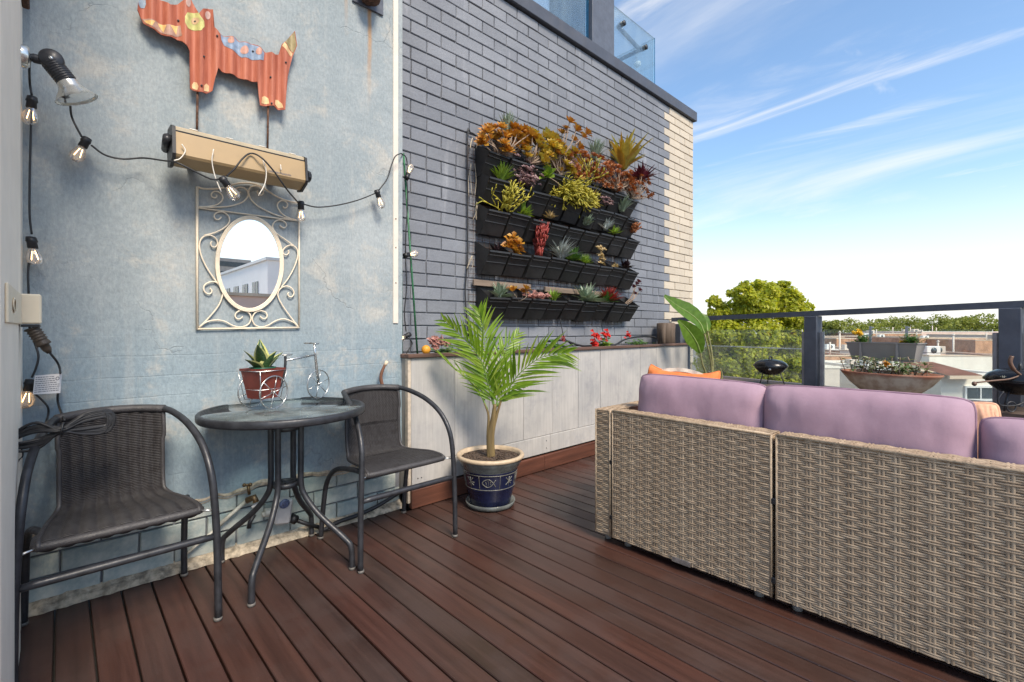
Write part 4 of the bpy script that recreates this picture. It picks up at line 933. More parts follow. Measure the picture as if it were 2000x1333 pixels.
def build_lights():
    t = thing('string_lights', 'black festoon light string with clear bulbs, looped across both walls', 'string lights', onY(450, 355, 2.44))
    def cab(pts, n=6, r=.0036):
        m = MB(); m.tube(spl(pts, n), r, 6); m.build('cable', MAT['cable'], t)
    y1 = 2.44; w = lambda *q: [onY(x, y, y1) for x, y in q]
    cab([onY(64, 108, 2.30), onY(58, 122, 2.32)] + w((58, 160), (62, 186)))
    cab(w((62, 212), (60, 270), (58, 350), (58, 420), (62, 458)) ); cab(w((60, 488), (55, 530), (56, 576)))
    cab([onY(58, 640, 2.25)] + w((66, 665), (75, 695), (70, 720), (62, 738)))
    cab(w((58, 762), (78, 778), (93, 795), (94, 812)) + [onY(86, 836, 2.28)])
    cab([onY(98, 690, 2.18), onY(114, 712, 2.22)] + w((118, 735), (113, 770), (114, 790)) + [onY(126, 822, 2.30)])
    cab([onY(137, 205, 2.36)] + w((140, 228), (150, 250), (160, 268)))
    cab(w((178, 284), (205, 303), (240, 311), (280, 309)) + [onY(318, 314, 2.34), onY(345, 318, 2.255), onY(380, 335, 2.25), onY(412, 350, 2.255), onY(432, 350, 2.26)])
    cab([onY(442, 345, 2.26), onY(458, 330, 2.25), onY(474, 310, 2.25), onY(490, 300, 2.27), onY(510, 308, 2.25), onY(535, 335, 2.25), onY(560, 370, 2.28), onY(582, 396, 2.42)])
    cab(w((592, 399), (620, 405), (660, 401), (700, 391), (733, 378))); cab(w((740, 372), (756, 350), (764, 325), (772, 306), (783, 300)))
    y2 = 2.56; v = lambda *q: [onY(x, y, y2) for x, y in q]
    cab([onY(783, 300, 2.46)] + v((793, 308), (796, 330), (794, 345))); cab(v((795, 350), (796, 400), (793, 450), (792, 495))); cab(v((792, 505), (794, 560), (790, 610), (793, 648))); cab(v((800, 662), (805, 672), (797, 685), (790, 700)))
    def bulb(px, py, bx, by, Y, lit=True, s=1.0):
        a = onY(px, py, Y); b = onY(bx, by, Y); 
        if np.linalg.norm(b - a) < .02: b = a + np.array([0, -.05, -.02])
        ax = nrm(b - a)
        m = MB(); m.lathe([(0, -.016), (.014, -.016), (.016, -.004), (.017, .0), (.014, .004), (.015, .024), (.012, .026), (0, .026)], a, 14, ax); k = m.build('socket', MAT['black'], t)
        m = MB(); m.lathe([(.011, .024), (.013, .032), (.020, .046), (.0235, .062), (.021, .076), (.012, .086), (0, .089)], a, 18, ax); m.build('bulb', MAT['bulb'], k)
        u = nrm(np.cross(ax, (0, 1, .3))); m = MB()
        for sg in (-1, 1): m.tube([a + ax * .034 + u * .004 * sg, a + ax * .066 + u * .009 * sg], .0012, 5)
        m.build('filament', MAT['filament'], k)
    for q in ((62, 198, 60, 222, y1), (62, 472, 66, 495, y1), (58, 750, 52, 778, y1), (167, 277, 160, 289, y1), (437, 353, 455, 378, 2.26), (588, 400, 588, 420, 2.43), (737, 377, 744, 399, y1), (795, 346, 800, 332, y2), (793, 499, 812, 495, y2), (797, 655, 778, 664, y2)): bulb(*q)
    # paper tag on the lead
    g = thing('paper_tag', 'small white printed safety tag tied to the power lead', 'tag', onY(95, 748, 2.40))
    c = [onY(x, y, 2.40) for x, y in ((68, 734), (121, 730), (118, 768), (64, 771))]; d = np.array([0, -.001, 0]); m = MB(); m.add(c + [p - d for p in c], [(0, 1, 2, 3), (7, 6, 5, 4)]); m.build('card', MAT['paper'], g)
    m = MB(); rr = random.Random(3)
    for i in range(8):
        f = .10 + i * .11; s = 0.04
        while s < .93:
            e = min(.95, s + rr.uniform(.03, .12))
            if not (s > .72 and i < 4):
                P = [c[0] + (c[1] - c[0]) * u + (c[3] - c[0]) * vv + np.array([0, -.0015, 0]) for u, vv in ((s, f), (e, f), (e, f + .035), (s, f + .035))]; m.add(P, [(0, 1, 2, 3)])
            s = e + .02
    for k in range(12):
        a0, a1 = 2 * math.pi * k / 12, 2 * math.pi * (k + 1) / 12; cc = (.85, .25)
        P = [c[0] + (c[1] - c[0]) * (cc[0] + rr_ * math.cos(a)) + (c[3] - c[0]) * (cc[1] + rr_ * 1.35 * math.sin(a)) + np.array([0, -.0015, 0]) for a, rr_ in ((a0, .05), (a1, .05), (a1, .075), (a0, .075))]; m.add(P, [(0, 1, 2, 3)])
    m.build('print', MAT['ink'], g)
build_lights()

def build_coil():
    C = PC1(-.21, .14, .655); t = thing('coiled_cable', 'loosely tied coil of thin black cable hung on the chair arm', 'cable', C)
    A = onY(22, 862, 2.14); B = onY(212, 822, 2.14); mid = onY(120, 840, 2.115); rr = random.Random(9)
    ax = nrm(B - A)
    for k in range(17):
        s = rr.uniform(.80, 1.0); up = np.array([0, 0, 1.0]); o = rr.uniform(-.010, .010); f = rr.uniform(-.014, .012)
        a = mid + (A - mid) * s; b = mid + (B - mid) * rr.uniform(.86, 1.03)
        h1, h2 = rr.uniform(.014, .046), rr.uniform(.016, .050); dy = np.array([0, f, 0])
        pts = [mid + up * (o * .5 + .004) + dy, mid + (a - mid) * .55 + up * (h1 * .9) + dy, a + up * h1 * .5, a - ax * .012 + up * -.004 , a + up * -h1 * .7 + dy, mid + (a - mid) * .5 - up * h1 * .9, mid - up * (.006 + o * .3) - dy * .5, mid + (b - mid) * .5 - up * h2 * .6 - dy, b - up * h2 * .8, b + ax * .012, b + up * h2 * .8, mid + (b - mid) * .5 + up * h2 * .8]
        m = MB(); m.tube(spl(pts, 5, True), .0046, 5, closed=True); m.build('loop', MAT['cable'], t)
    m = MB(); m.tube(spl([mid + np.array([0, -.018, .0]), mid + np.array([0.004, -.006, .022]), mid + np.array([0.006, .016, .006]), mid + np.array([0, .006, -.020])], 5, True), .0035, 6, closed=True); m.build('tie', MAT['black'], t)
    m = MB(); m.tube(spl([A + np.array([.02, 0, -.02]), A + np.array([.025, 0, -.05]), A + np.array([.012, 0, -.09]), A + np.array([.018, .02, -.3])], 5), .002, 5); m.build('loose_end', MAT['cable'], t)
build_coil()

def build_bracket():
    p = W(722, 8, .03); t = thing('rusty_wall_bracket', 'dark rusty iron bracket at the top of the blue wall', 'bracket', p)
    z = p[2]; m = MB(); m.box(p[0] - .09, p[0] + .095, YB - .012, YB - .0005, z - .015, z + .25, ch=.003); m.build('back_plate', MAT['charcoal'], t)
    m = MB(); m.lathe([(0, 0), (.05, .004), (.062, .06), (.062, .30), (0, .30)], (p[0] - .015, YB - .07, z - .012), 16); m.build('canister', MAT['rust'], t)
build_bracket()

# ================================================================== SOFA
XS = 1.955; ZS = .655
def weave(mb, O, U, V, N, ul, vl, pitch=.0078, P=.042, A=.0024, vo=0, ends=True):
    """basket weave of half-round strands: rows run along U, stacked along V, N points out"""
    O, U, V, N = (np.array(q, float) for q in (O, U, V, N))
    nr = int(vl / pitch); nu = max(4, int(ul / P * 3)); us = np.linspace(0, ul, nu + 1)
    for r in range(nr):
        ph = math.pi * ((r // 2) % 2); n = A * random.uniform(.7, 1.2) * np.sin(math.pi * (us + random.uniform(-.002, .002)) / P + ph)
        vc = (r + .5) * vl / nr + (random.uniform(-.0009, .0009) if 0 < r < nr - 1 else 0); hw = vl / nr * random.uniform(.43, .50); prof = ((-hw, -.0012), (-hw * .45, .0012), (hw * .45, .0012), (hw, -.0012))
        G = [[O + U * u + V * (vc + dv) + N * (nn + dn) for dv, dn in prof] for u, nn in zip(us, n)]
        uv = [(u / P + vo, r + vo * 50 + .1 + .8 * j / 3) for u in us for j in range(4)]
        mb.grid(G, True, uv=uv)
    k = 0
    for i in range(1, int(ul / P)):
        for dx in (-.0055, .0055):
            u = (i + .5) * P + dx - P; 
            if u < .004 or u > ul - .004: continue
            vs = np.linspace(.001, vl - .001, max(3, int(vl / pitch / 2) + 1)); G = []
            for j, v in enumerate(vs):
                o = .0018; G.append([O + U * (u - .0042) + V * v + N * (o - .0016), O + U * u + V * v + N * (o + .0006), O + U * (u + .0042) + V * v + N * (o - .0016)])
            mb.grid(G, True, uv=[(i * .31 + dx * 90 + vo, 900 + i + vo * 9) for _ in range(len(vs) * 3)])
def sofa_module(label, y0, y1, arm=None, seat=True, yaw=0):
    t = thing('rattan_sofa_section', label, 'sofa', (XS, (y0 + y1) / 2, 0), 'rattan corner sofa sections')
    z0 = .035; th = .105
    core = pm('dark_wicker_core', (.17, .125, .085), .8)
    m = MB(); m.box(XS + .006, XS + th - .006, y0 + .004, y1 - .004, z0, ZS - .006); m.build('back_core', core, t)
    m = MB(); weave(m, (XS + .002, y1 - .003, z0), (0, -1, 0), (0, 0, 1), (-1, 0, 0), y1 - y0 - .006, ZS - z0 - .004, vo=random.random() * 7); tag(m.build('back_weave', MAT['wicker'], t), kind='stuff')
    m = MB(); weave(m, (XS + .004, y1 - .003, ZS - .004), (0, -1, 0), (1, 0, 0), (0, 0, 1), y1 - y0 - .006, th - .008, vo=random.random() * 7, A=.002); tag(m.build('top_weave', MAT['wicker'], t), kind='stuff')
    for yy, sg in ((y0 + .003, -1), (y1 - .003, 1)):
        m = MB(); weave(m, (XS + .004, yy, z0), (1, 0, 0), (0, 0, 1), (0, sg, 0), th - .008, ZS - z0 - .006, vo=random.random() * 7); tag(m.build('side_weave', MAT['wicker'], t), kind='stuff')
    for yy in (y0 + .003, y1 - .003):        # wrapped corner strands
        m = MB(); m.tube([(XS + .004, yy, z0), (XS + .004, yy, ZS - .004)], .0055, 6); m.build('corner_strand', pm('wicker_binding', (.36, .27, .18), .5, var=.25, scale=50, bump=.4, bscale=150), t)
    m = MB(); m.tube([(XS + .003, y0 + .004, ZS - .004), (XS + .003, y1 - .004, ZS - .004)], .006, 6); m.build('top_strand', _M['wicker_binding'], t)
    for yy in (y0 + .06, y1 - .06):
        m = MB(); m.lathe([(0, 0), (.018, 0), (.018, .030), (0, .030)], (XS + .05, yy, 0.001), 10); m.build('foot', pm('grey_glide', (.22, .20, .18), .6), t)
    if seat:
        m = MB(); m.box(XS + th, XS + .76, y0 + .004, y1 - .004, z0, .30); m.build('seat_base', core, t)
        m = MB(); weave(m, (XS + .762, y0 + .003, z0), (0, 1, 0), (0, 0, 1), (1, 0, 0), y1 - y0 - .006, .265, pitch=.02); tag(m.build('front_weave', MAT['wicker'], t), kind='stuff')
    return t
T1 = sofa_module('short wicker sofa section with a narrow arm panel facing the planter', .632, 1.352)
T2 = sofa_module('long wicker sofa section behind two lilac back cushions', -.72, .618)
def sofa_arm():
    t = T1
    y0, y1 = 1.362, 1.452; z0 = .035; x1 = XS + .76; zt = ZS - .004
    m = MB(); m.box(XS + .006, x1, y0 + .004, y1 - .004, z0, zt - .004); m.build('arm_core', _M['dark_wicker_core'], t)
    m = MB(); weave(m, (XS + .003, y1 - .003, z0), (0, -1, 0), (0, 0, 1), (-1, 0, 0), y1 - y0 - .006, zt - z0); tag(m.build('end_weave', MAT['wicker'], t), kind='stuff')
    m = MB(); weave(m, (XS + .003, y1 - .001, z0), (1, 0, 0), (0, 0, 1), (0, 1, 0), x1 - XS, zt - z0); tag(m.build('outer_weave', MAT['wicker'], t), kind='stuff')
    m = MB(); weave(m, (XS + .003, y0 + .001, zt - .001), (1, 0, 0), (0, 1, 0), (0, 0, 1), x1 - XS, y1 - y0 - .002, A=.002); tag(m.build('top_weave', MAT['wicker'], t), kind='stuff')
    m = MB(); m.tube([(XS + .004, y1 - .003, z0), (XS + .004, y1 - .003, zt)], .0055, 6); m.build('corner_strand', _M['wicker_binding'], t)
    m = MB(); m.tube([(XS + .004, y0 + .003, z0), (XS + .004, y0 + .003, zt)], .0055, 6); m.build('corner_strand', _M['wicker_binding'], t)
    m = MB(); m.lathe([(0, 0), (.018, 0), (.018, .034), (0, .034)], (XS + .05, 1.407, 0.001), 10); m.build('foot', _M['grey_glide'], t)
    # black links between the sections
    for (y, z) in ((1.357, .40), (1.357, .13), (.625, .40), (.625, .10)):
        m = MB(); m.box(XS - .001, XS + .02, y - .011, y + .011, z - .012, z + .012, ch=.003); m.build('clip', MAT['black'], t)
    g = MB(); p = onX(1330, 1098, XS - .006); g.box(XS - .0075, XS - .0045, p[1] - .042, p[1] + .042, p[2] - .010, p[2] + .012, ch=.001); g.build('maker_plate', pm('plate_metal', (.30, .27, .25), .4, .5, var=.3, scale=70), t)
sofa_arm()

def cushion(name, label, C, wy, hz, th, lean, mat, group=None, roll=0, sag=-.008, seed=0, piping=True, yaw=0):
    """a stuffed back cushion standing on edge: wide along y, high along z"""
    t = thing(name, label, 'cushion', C, group); C = np.array(C, float); rr = random.Random(seed)
    M = Matrix.Rotation(yaw, 3, 'Z') @ Matrix.Rotation(lean, 3, 'Y') @ Matrix.Rotation(roll, 3, 'X')
    nu, nv = 40, 24; so = rr.random() * 40
    def shp(a): return (1 - abs(a) ** 5.5) ** .5 if abs(a) < 1 else 0
    sides = {}
    for sg in (-1, 1):
        G = []
        for i in range(nu + 1):
            row = []
            for j in range(nv + 1):
                a = i / nu * 2 - 1; b = j / nv * 2 - 1
                a_ = math.copysign(1 - (1 - abs(a)) ** 1.6, a); b_ = math.copysign(1 - (1 - abs(b)) ** 1.6, b)
                cr = max(0, math.hypot(max(0, abs(a_) - .86) / .14, max(0, abs(b_) - .80) / .20) - 1); pinch = 1 - .05 * cr; pin2 = 1 - .09 * cr
                d = shp(a_) * shp(b_) * th / 2
                edge = max(abs(a_), abs(b_))
                wr = (.011 if abs(a_) > abs(b_) else .004) * math.sin((b_ * 11 if abs(a_) > abs(b_) else a_ * 22) + so + 3 * mnoise.noise(Vector((a_ * 3, b_ * 3, so)))) * max(0, (edge - .70) / .30) * (1 - edge ** 8)
                d -= .010 * max(0, mnoise.noise(Vector((a_ * 5.5, b_ * 1.2, so + 9))) - .12) * shp(a_)
                d += wr + .008 * mnoise.noise(Vector((a_ * 2.2, b_ * 2.2, so + sg))) * shp(a_) * shp(b_)
                p = Vector((sg * d, a_ * wy / 2 * pinch, b_ * hz / 2 * pin2 - sag * (1 - a_ ** 4) * (b_ > 0) * b_))
                row.append(C + np.array(M @ p))
            G.append(row)
        sides[sg] = G
    m = MB(); m.grid(sides[-1], True); m.grid(sides[1], True); m.build('cover', mat, t)
    if piping:
        G = sides[1]; ring = [G[i][0] for i in range(nu)] + [G[nu][j] for j in range(nv)] + [G[i][nv] for i in range(nu, 0, -1)] + [G[0][j] for j in range(nv, 0, -1)]
        m = MB(); m.tube(ring, .0052, 6, closed=True); m.build('piping', pm('mauve_piping', (.26, .16, .21), .8) if mat is MAT['lilac'] else mat, t)
    return t
LG = 'lilac sofa back cushions'
cushion('back_cushion', 'lilac back cushion at the arm end of the sofa, in front of an orange pillow', (2.150, 1.02, .585), .605, .46, .165, R(6), MAT['lilac'], LG, roll=R(.6), seed=1)
cushion('back_cushion', 'longest lilac back cushion, in front of the terracotta bowl', (2.150, .405, .585), .64, .46, .17, R(6), MAT['lilac'], LG, roll=R(-.5), seed=2)
cushion('back_cushion', 'low slumped lilac back cushion beside the peach pillow', (2.150, -.245, .545), .64, .44, .19, R(9), MAT['lilac'], LG, seed=5)
def seat_cushions():
    for (y0, y1, lb) in ((.64, 1.35, 'lilac seat pad on the short sofa section'), (-.05, .61, 'lilac seat pad on the long sofa section beside the short one'), (-.71, -.06, 'lilac seat pad at the far end of the long sofa section')):
        m = MB(); m.box(XS + .11, XS + .77, y0 + .005, y1 - .005, .302, .40, ch=.022); tag(m.build('seat_pad', MAT['lilac'], None, loc=(XS + .4, (y0 + y1) / 2, .302)), lb, 'cushion')
seat_cushions()
def pillows():
    p = onX(1325, 745, 2.40)
    t = cushion('throw_pillow', 'orange throw pillow with a cream and green leaf panel on the sofa', (2.41, p[1] + .01, .655), .40, .40, .15, R(16), MAT['orange'], seed=8, roll=R(2), sag=.035)
    m = MB(); C = np.array([2.41, p[1] + .01, .655]); M = Matrix.Rotation(R(16), 3, 'Y') @ Matrix.Rotation(R(2), 3, 'X'); G = []
    for i in range(17):
        G.append([C + np.array(M @ Vector((.012 + .068 * (1 - abs(i / 8 - 1) ** 3) ** .5 * (1 - abs(j / 8 - 1) ** 3) ** .5, (i / 8 - 1) * .145, (j / 8 - 1) * .145))) for j in range(17)])
    m.grid(G, True); m.build('leaf_panel', MAT['print_white'], t)
    m = MB()
    G = [[C + np.array(M @ Vector((-.012 - .004 * math.sin(i), (i / 8 - 1) * .12, .150 + .020 * (1 - (i / 8 - 1) ** 2) + .02 * (j / 3)))) for j in range(4)] for i in range(17)]
    m.grid(G, True); m.build('top_print', MAT['print_white'], t)
    p = onX(1922, 800, 2.40)
    t = cushion('throw_pillow', 'peach throw pillow leaning behind the lilac cushions near the kettle grill', (2.41, p[1] + .005, .575), .12, .40, .08, R(10), MAT['peach'], seed=11, roll=R(-6))
pillows()

# ================================================================== PLANTS
def frond(mb, pts, L, n=26, ang=42, w=.013, seed=0, nv=None, droop=.25, up=1.0, side=(1, 1), rn=(0, 1)):
    rr = random.Random(seed); path = spl(pts, 10); m = len(path)
    nv = nrm(nv) if nv is not None else -DV
    for k in range(n):
        f = .10 + .88 * k / (n - 1); x = f * (m - 1); i = min(m - 2, int(x)); p = path[i] + (path[i + 1] - path[i]) * (x - i)
        tg = nrm(path[min(m - 1, i + 2)] - path[max(0, i - 1)]); sv = nrm(np.cross(tg, nv))
        ll = L * (math.sin(math.pi * (f * .80 + .16)) ** .7) * rr.uniform(.88, 1.08)
        for sg in (-1, 1):
            if not side[0 if sg < 0 else 1]: continue
            a = R(ang * (1.12 - .55 * f) + rr.uniform(-5, 5)); d = tg * math.cos(a) + sv * sg * math.sin(a) + nv * rr.uniform(-.05, .35)
            mb.leaf(p, d, nv + tg * .2, ll, w * rr.uniform(.8, 1.15), droop * rr.uniform(.4, 1.2), 5, .22, .30, rnd=rr.uniform(*rn), droop=(0, 0, -1))
def build_palm():
    C = np.array([1.876, 2.166, 0.002]); t = thing('potted_palm', 'young palm in a blue glazed pot decorated with fish, on a saucer', 'plant', C)
    m = MB(); m.lathe([(0, 0), (.125, 0), (.142, .006), (.150, .030), (.145, .032), (.134, .012), (0, .010)], C, 40); m.build('saucer', MAT['glaze'], t)
    prof = [(0, .012), (.116, .012), (.121, .020), (.130, .06), (.144, .115), (.1475, .122), (.146, .128), (.156, .185), (.161, .215), (.164, .218), (.163, .224)]
    m = MB(); m.lathe(prof, C, 48); pot = m.build('pot', MAT['bluepot'], t)
    m = MB(); m.lathe([(.1625, .2245), (.167, .234), (.176, .243), (.180, .256), (.186, .262), (.192, .276), (.196, .284)], C, 48); m.build('pot_collar', MAT['glaze'], t)
    m = MB(); m.lathe([(.196, .2845), (.203, .290), (.204, .300), (.198, .307), (.186, .308), (.178, .302), (.175, .285)], C, 48); m.build('pot_rim', MAT['potrim'], t)
    m = MB(); G = [[C + np.array([r * .0295 * math.cos(a), r * .0295 * math.sin(a), .284 + .006 * mnoise.noise(Vector((r * math.cos(a), r * math.sin(a), 0)) * 1.2)]) for a in np.linspace(0, 2 * math.pi, 41)] for r in range(7)]
    m.grid(G, True); 
    rr = random.Random(2)
    for k in range(160):
        a = rr.uniform(0, 6.28); r = .165 * rr.random() ** .5; m.ball(C + np.array([r * math.cos(a), r * math.sin(a), .287]), rr.uniform(.003, .007), 5, (1, 1, .6))
    m.build('soil', MAT['soil'], t)
    # raised relief: frame lines, fish and dragonflies
    th0 = math.atan2(-C[1], -C[0])
    def onpot(th, z): 
        r = np.interp(z, [q[1] for q in prof[1:]], [q[0] for q in prof[1:]]) + .0012; a = th0 + th; return C + np.array([r * math.cos(a), r * math.sin(a), z])
    def line(pts, r=.0018, nm='relief', n=5): m = MB(); m.tube(spl([onpot(*q) for q in pts], n), r, 5); return m.build(nm, MAT['potline'], pot)
    m = MB(); m.tube([onpot(a, .128) for a in np.linspace(0, 6.283, 60)], .002, 5, closed=True); m.build('relief_band', MAT['potline'], pot)
    m = MB(); m.tube([onpot(a, .212) for a in np.linspace(0, 6.283, 60)], .002, 5, closed=True); m.build('relief_band', MAT['potline'], pot)
    for k in range(8): line([(-.42 + k * .785, .130), (-.42 + k * .785, .210)], .0016, 'relief_divider')
    for k in range(8):
        c = -.03 + k * .785
        if k % 2 == 0:
            line([(c + .22, .190), (c + .08, .158), (c - .08, .148), (c - .22, .160), (c - .27, .172), (c - .20, .186), (c - .04, .194), (c + .10, .180), (c + .24, .148)], .0024, 'relief_fish', 6)
            line([(c - .15, .180), (c - .12, .168), (c - .14, .158)], .0016, 'relief_gill'); line([(c - .06, .186), (c - .03, .172), (c - .06, .156)], .0014, 'relief_scale'); line([(c + .02, .182), (c + .05, .172), (c + .02, .160)], .0014, 'relief_scale')
        else:
            line([(c, .140), (c, .200)], .0030, 'relief_body', 2); line([(c - .14, .196), (c, .172), (c + .14, .152)], .0024, 'relief_wing', 4); line([(c - .14, .152), (c, .172), (c + .14, .196)], .0024, 'relief_wing', 4); line([(c, .170), (c + .18, .170)], .0022, 'relief_wing', 3)
    # stem of overlapping sheaths
    D = 2.86; q = lambda x, y, d=D: onD(x, y, d)
    m = MB(); m.tube(spl([C + (0, 0, .27), q(957, 850), q(963, 818), q(967, 790)], 6), [.021 - .0005 * i for i in range(19)], 12); m.tube(spl([C + (.012, -.01, .27), q(962, 850), q(970, 812), q(980, 778)], 6), [.015 - .0005 * i for i in range(19)], 10); m.tube(spl([C + (-.012, -.0, .27), q(953, 850), q(954, 812), q(946, 788)], 6), [.012 - .0004 * i for i in range(19)], 9)
    m.build('stem', m_wood('palm_stem', (.20, .14, .055), 2, .7, 40), t)
    pl = leafmat('palm_leaf', [(.11, .21, .014), (.17, .31, .020), (.27, .42, .03), (.22, .36, .03), (.38, .48, .08)], .34, .45)
    rc = pm('palm_rachis', (.13, .22, .04), .5)
    FR = [([q(966, 800), q(955, 760), q(942, 710, 2.83), q(912, 668, 2.80), q(868, 626, 2.76)], .25, 22, 1, 3, None),
          ([q(966, 800), q(958, 745), q(950, 690, 2.92), q(943, 640, 2.95), q(935, 606, 2.97)], .26, 24, 1, 4, None),
          ([q(968, 800), q(975, 760), q(975, 715, 2.9), q(988, 682, 2.95), q(1012, 652, 3.0)], .20, 16, 1, 14, None),
          ([q(970, 795), q(990, 765), q(1015, 730, 2.83), q(1058, 698, 2.80), q(1108, 690, 2.78)], .29, 22, 1, 5, None),
          ([q(952, 800), q(935, 765), q(910, 738, 2.82), q(882, 716, 2.80), q(856, 690, 2.78)], .15, 14, 1, 6, (.3, -.5, .8)),
          ([q(975, 790), q(992, 770), q(1010, 757), q(1028, 750)], .06, 8, 1, 7, None)]
    for pts, L, n, u, sd, nv in FR:
        f = MB(); frond(f, pts, L, n, 40, .0158, sd, nv, .18); fo = f.build('frond', pl, t)
        f = MB(); k = spl(pts, 6); f.tube(k, [.0055 - .0042 * i / (len(k) - 1) for i in range(len(k))], 6); f.build('rachis', rc, fo)
build_palm()

def build_banana():
    D = 4.55; q = lambda x, y, d=D: onD(x, y, d); base = RM(.32, .42, ZB); base = np.array([4.28, 2.02, 0])
    t = thing('bird_of_paradise', 'tall broad leaved banana-like plant in the corner by the planter box', 'plant', base)
    m = MB(); m.lathe([(0, .004), (.13, .004), (.17, .28), (.18, .285), (.17, .30), (.155, .29), (0, .26)], base, 28); m.build('pot', MAT['glaze'], t)
    lm = leafmat('banana_leaf', [(.10, .20, .020), (.13, .25, .025), (.17, .29, .04)], .32, .45)
    def big(pts, ws, nv, rn, tears=()):
        path = spl(pts, 8); n = len(path); nv = nrm(nv); m = MB()
        for sg in (-1, 1):
            G = []
            for i in range(n):
                f = i / (n - 1); tg = nrm(path[min(n - 1, i + 1)] - path[max(0, i - 1)]); sv = np.cross(tg, nv)
                w = np.interp(f, np.linspace(0, 1, len(ws)), ws) * (1 + .04 * mnoise.noise(Vector((i * .9, sg * 3, rn)))); 
                for (s_, f0, dp) in tears:
                    if s_ == sg: w *= 1 - dp * max(0, 1 - abs(f - f0) / .035)
                G.append([path[i] + sv * sg * w * j / 4 + nv * (.28 * w * (j / 4) + .0015 * math.sin(i * 1.7 + j)) for j in range(5)])
            m.grid(G, True, rnd=rn)
        o = m.build('leaf', lm, t); m = MB(); m.tube(path, [.010 - .008 * i / (n - 1) for i in range(n)], 6); m.build('midrib', pm('banana_midrib', (.20, .27, .07), .45), o)
    big([q(1376, 652), q(1366, 630), q(1346, 612), q(1324, 598), q(1297, 578)], [.015, .065, .085, .085, .06, .015], -DV + RV * .2 + UV_ * .35, .35)
    big([q(1368, 690, 4.45), q(1362, 672, 4.42), q(1352, 655, 4.40), q(1338, 638, 4.38), q(1324, 626, 4.36)], [.02, .075, .095, .085, .05, .012], -DV * 1.0 + RV * -.3 + UV_ * .1, .9)
    big([q(1382, 648, 4.7), q(1380, 632, 4.72), q(1374, 618, 4.74), q(1368, 612, 4.76)], [.01, .05, .05, .04, .01], -DV + RV * .6, .2)
    m = MB()
    for pts in ([base + (0, 0, .25), q(1388, 740), q(1387, 700), q(1376, 652)], [base + (-.02, 0, .25), q(1378, 740, 4.5), q(1372, 712, 4.47), q(1368, 690, 4.45)], [base + (.02, 0, .25), q(1390, 735, 4.6), q(1390, 690, 4.65), q(1382, 648, 4.7)], [base + (.02, -.05, .25), q(1408, 745, 4.4), q(1407, 720, 4.4)]):
        k = spl(pts, 6); m = MB(); m.tube(k, [.013 - .006 * i / (len(k) - 1) for i in range(len(k))], 7); m.build('stalk', pm('banana_stalk', (.17, .16, .06), .6, var=.4, scale=30), t)
build_banana()

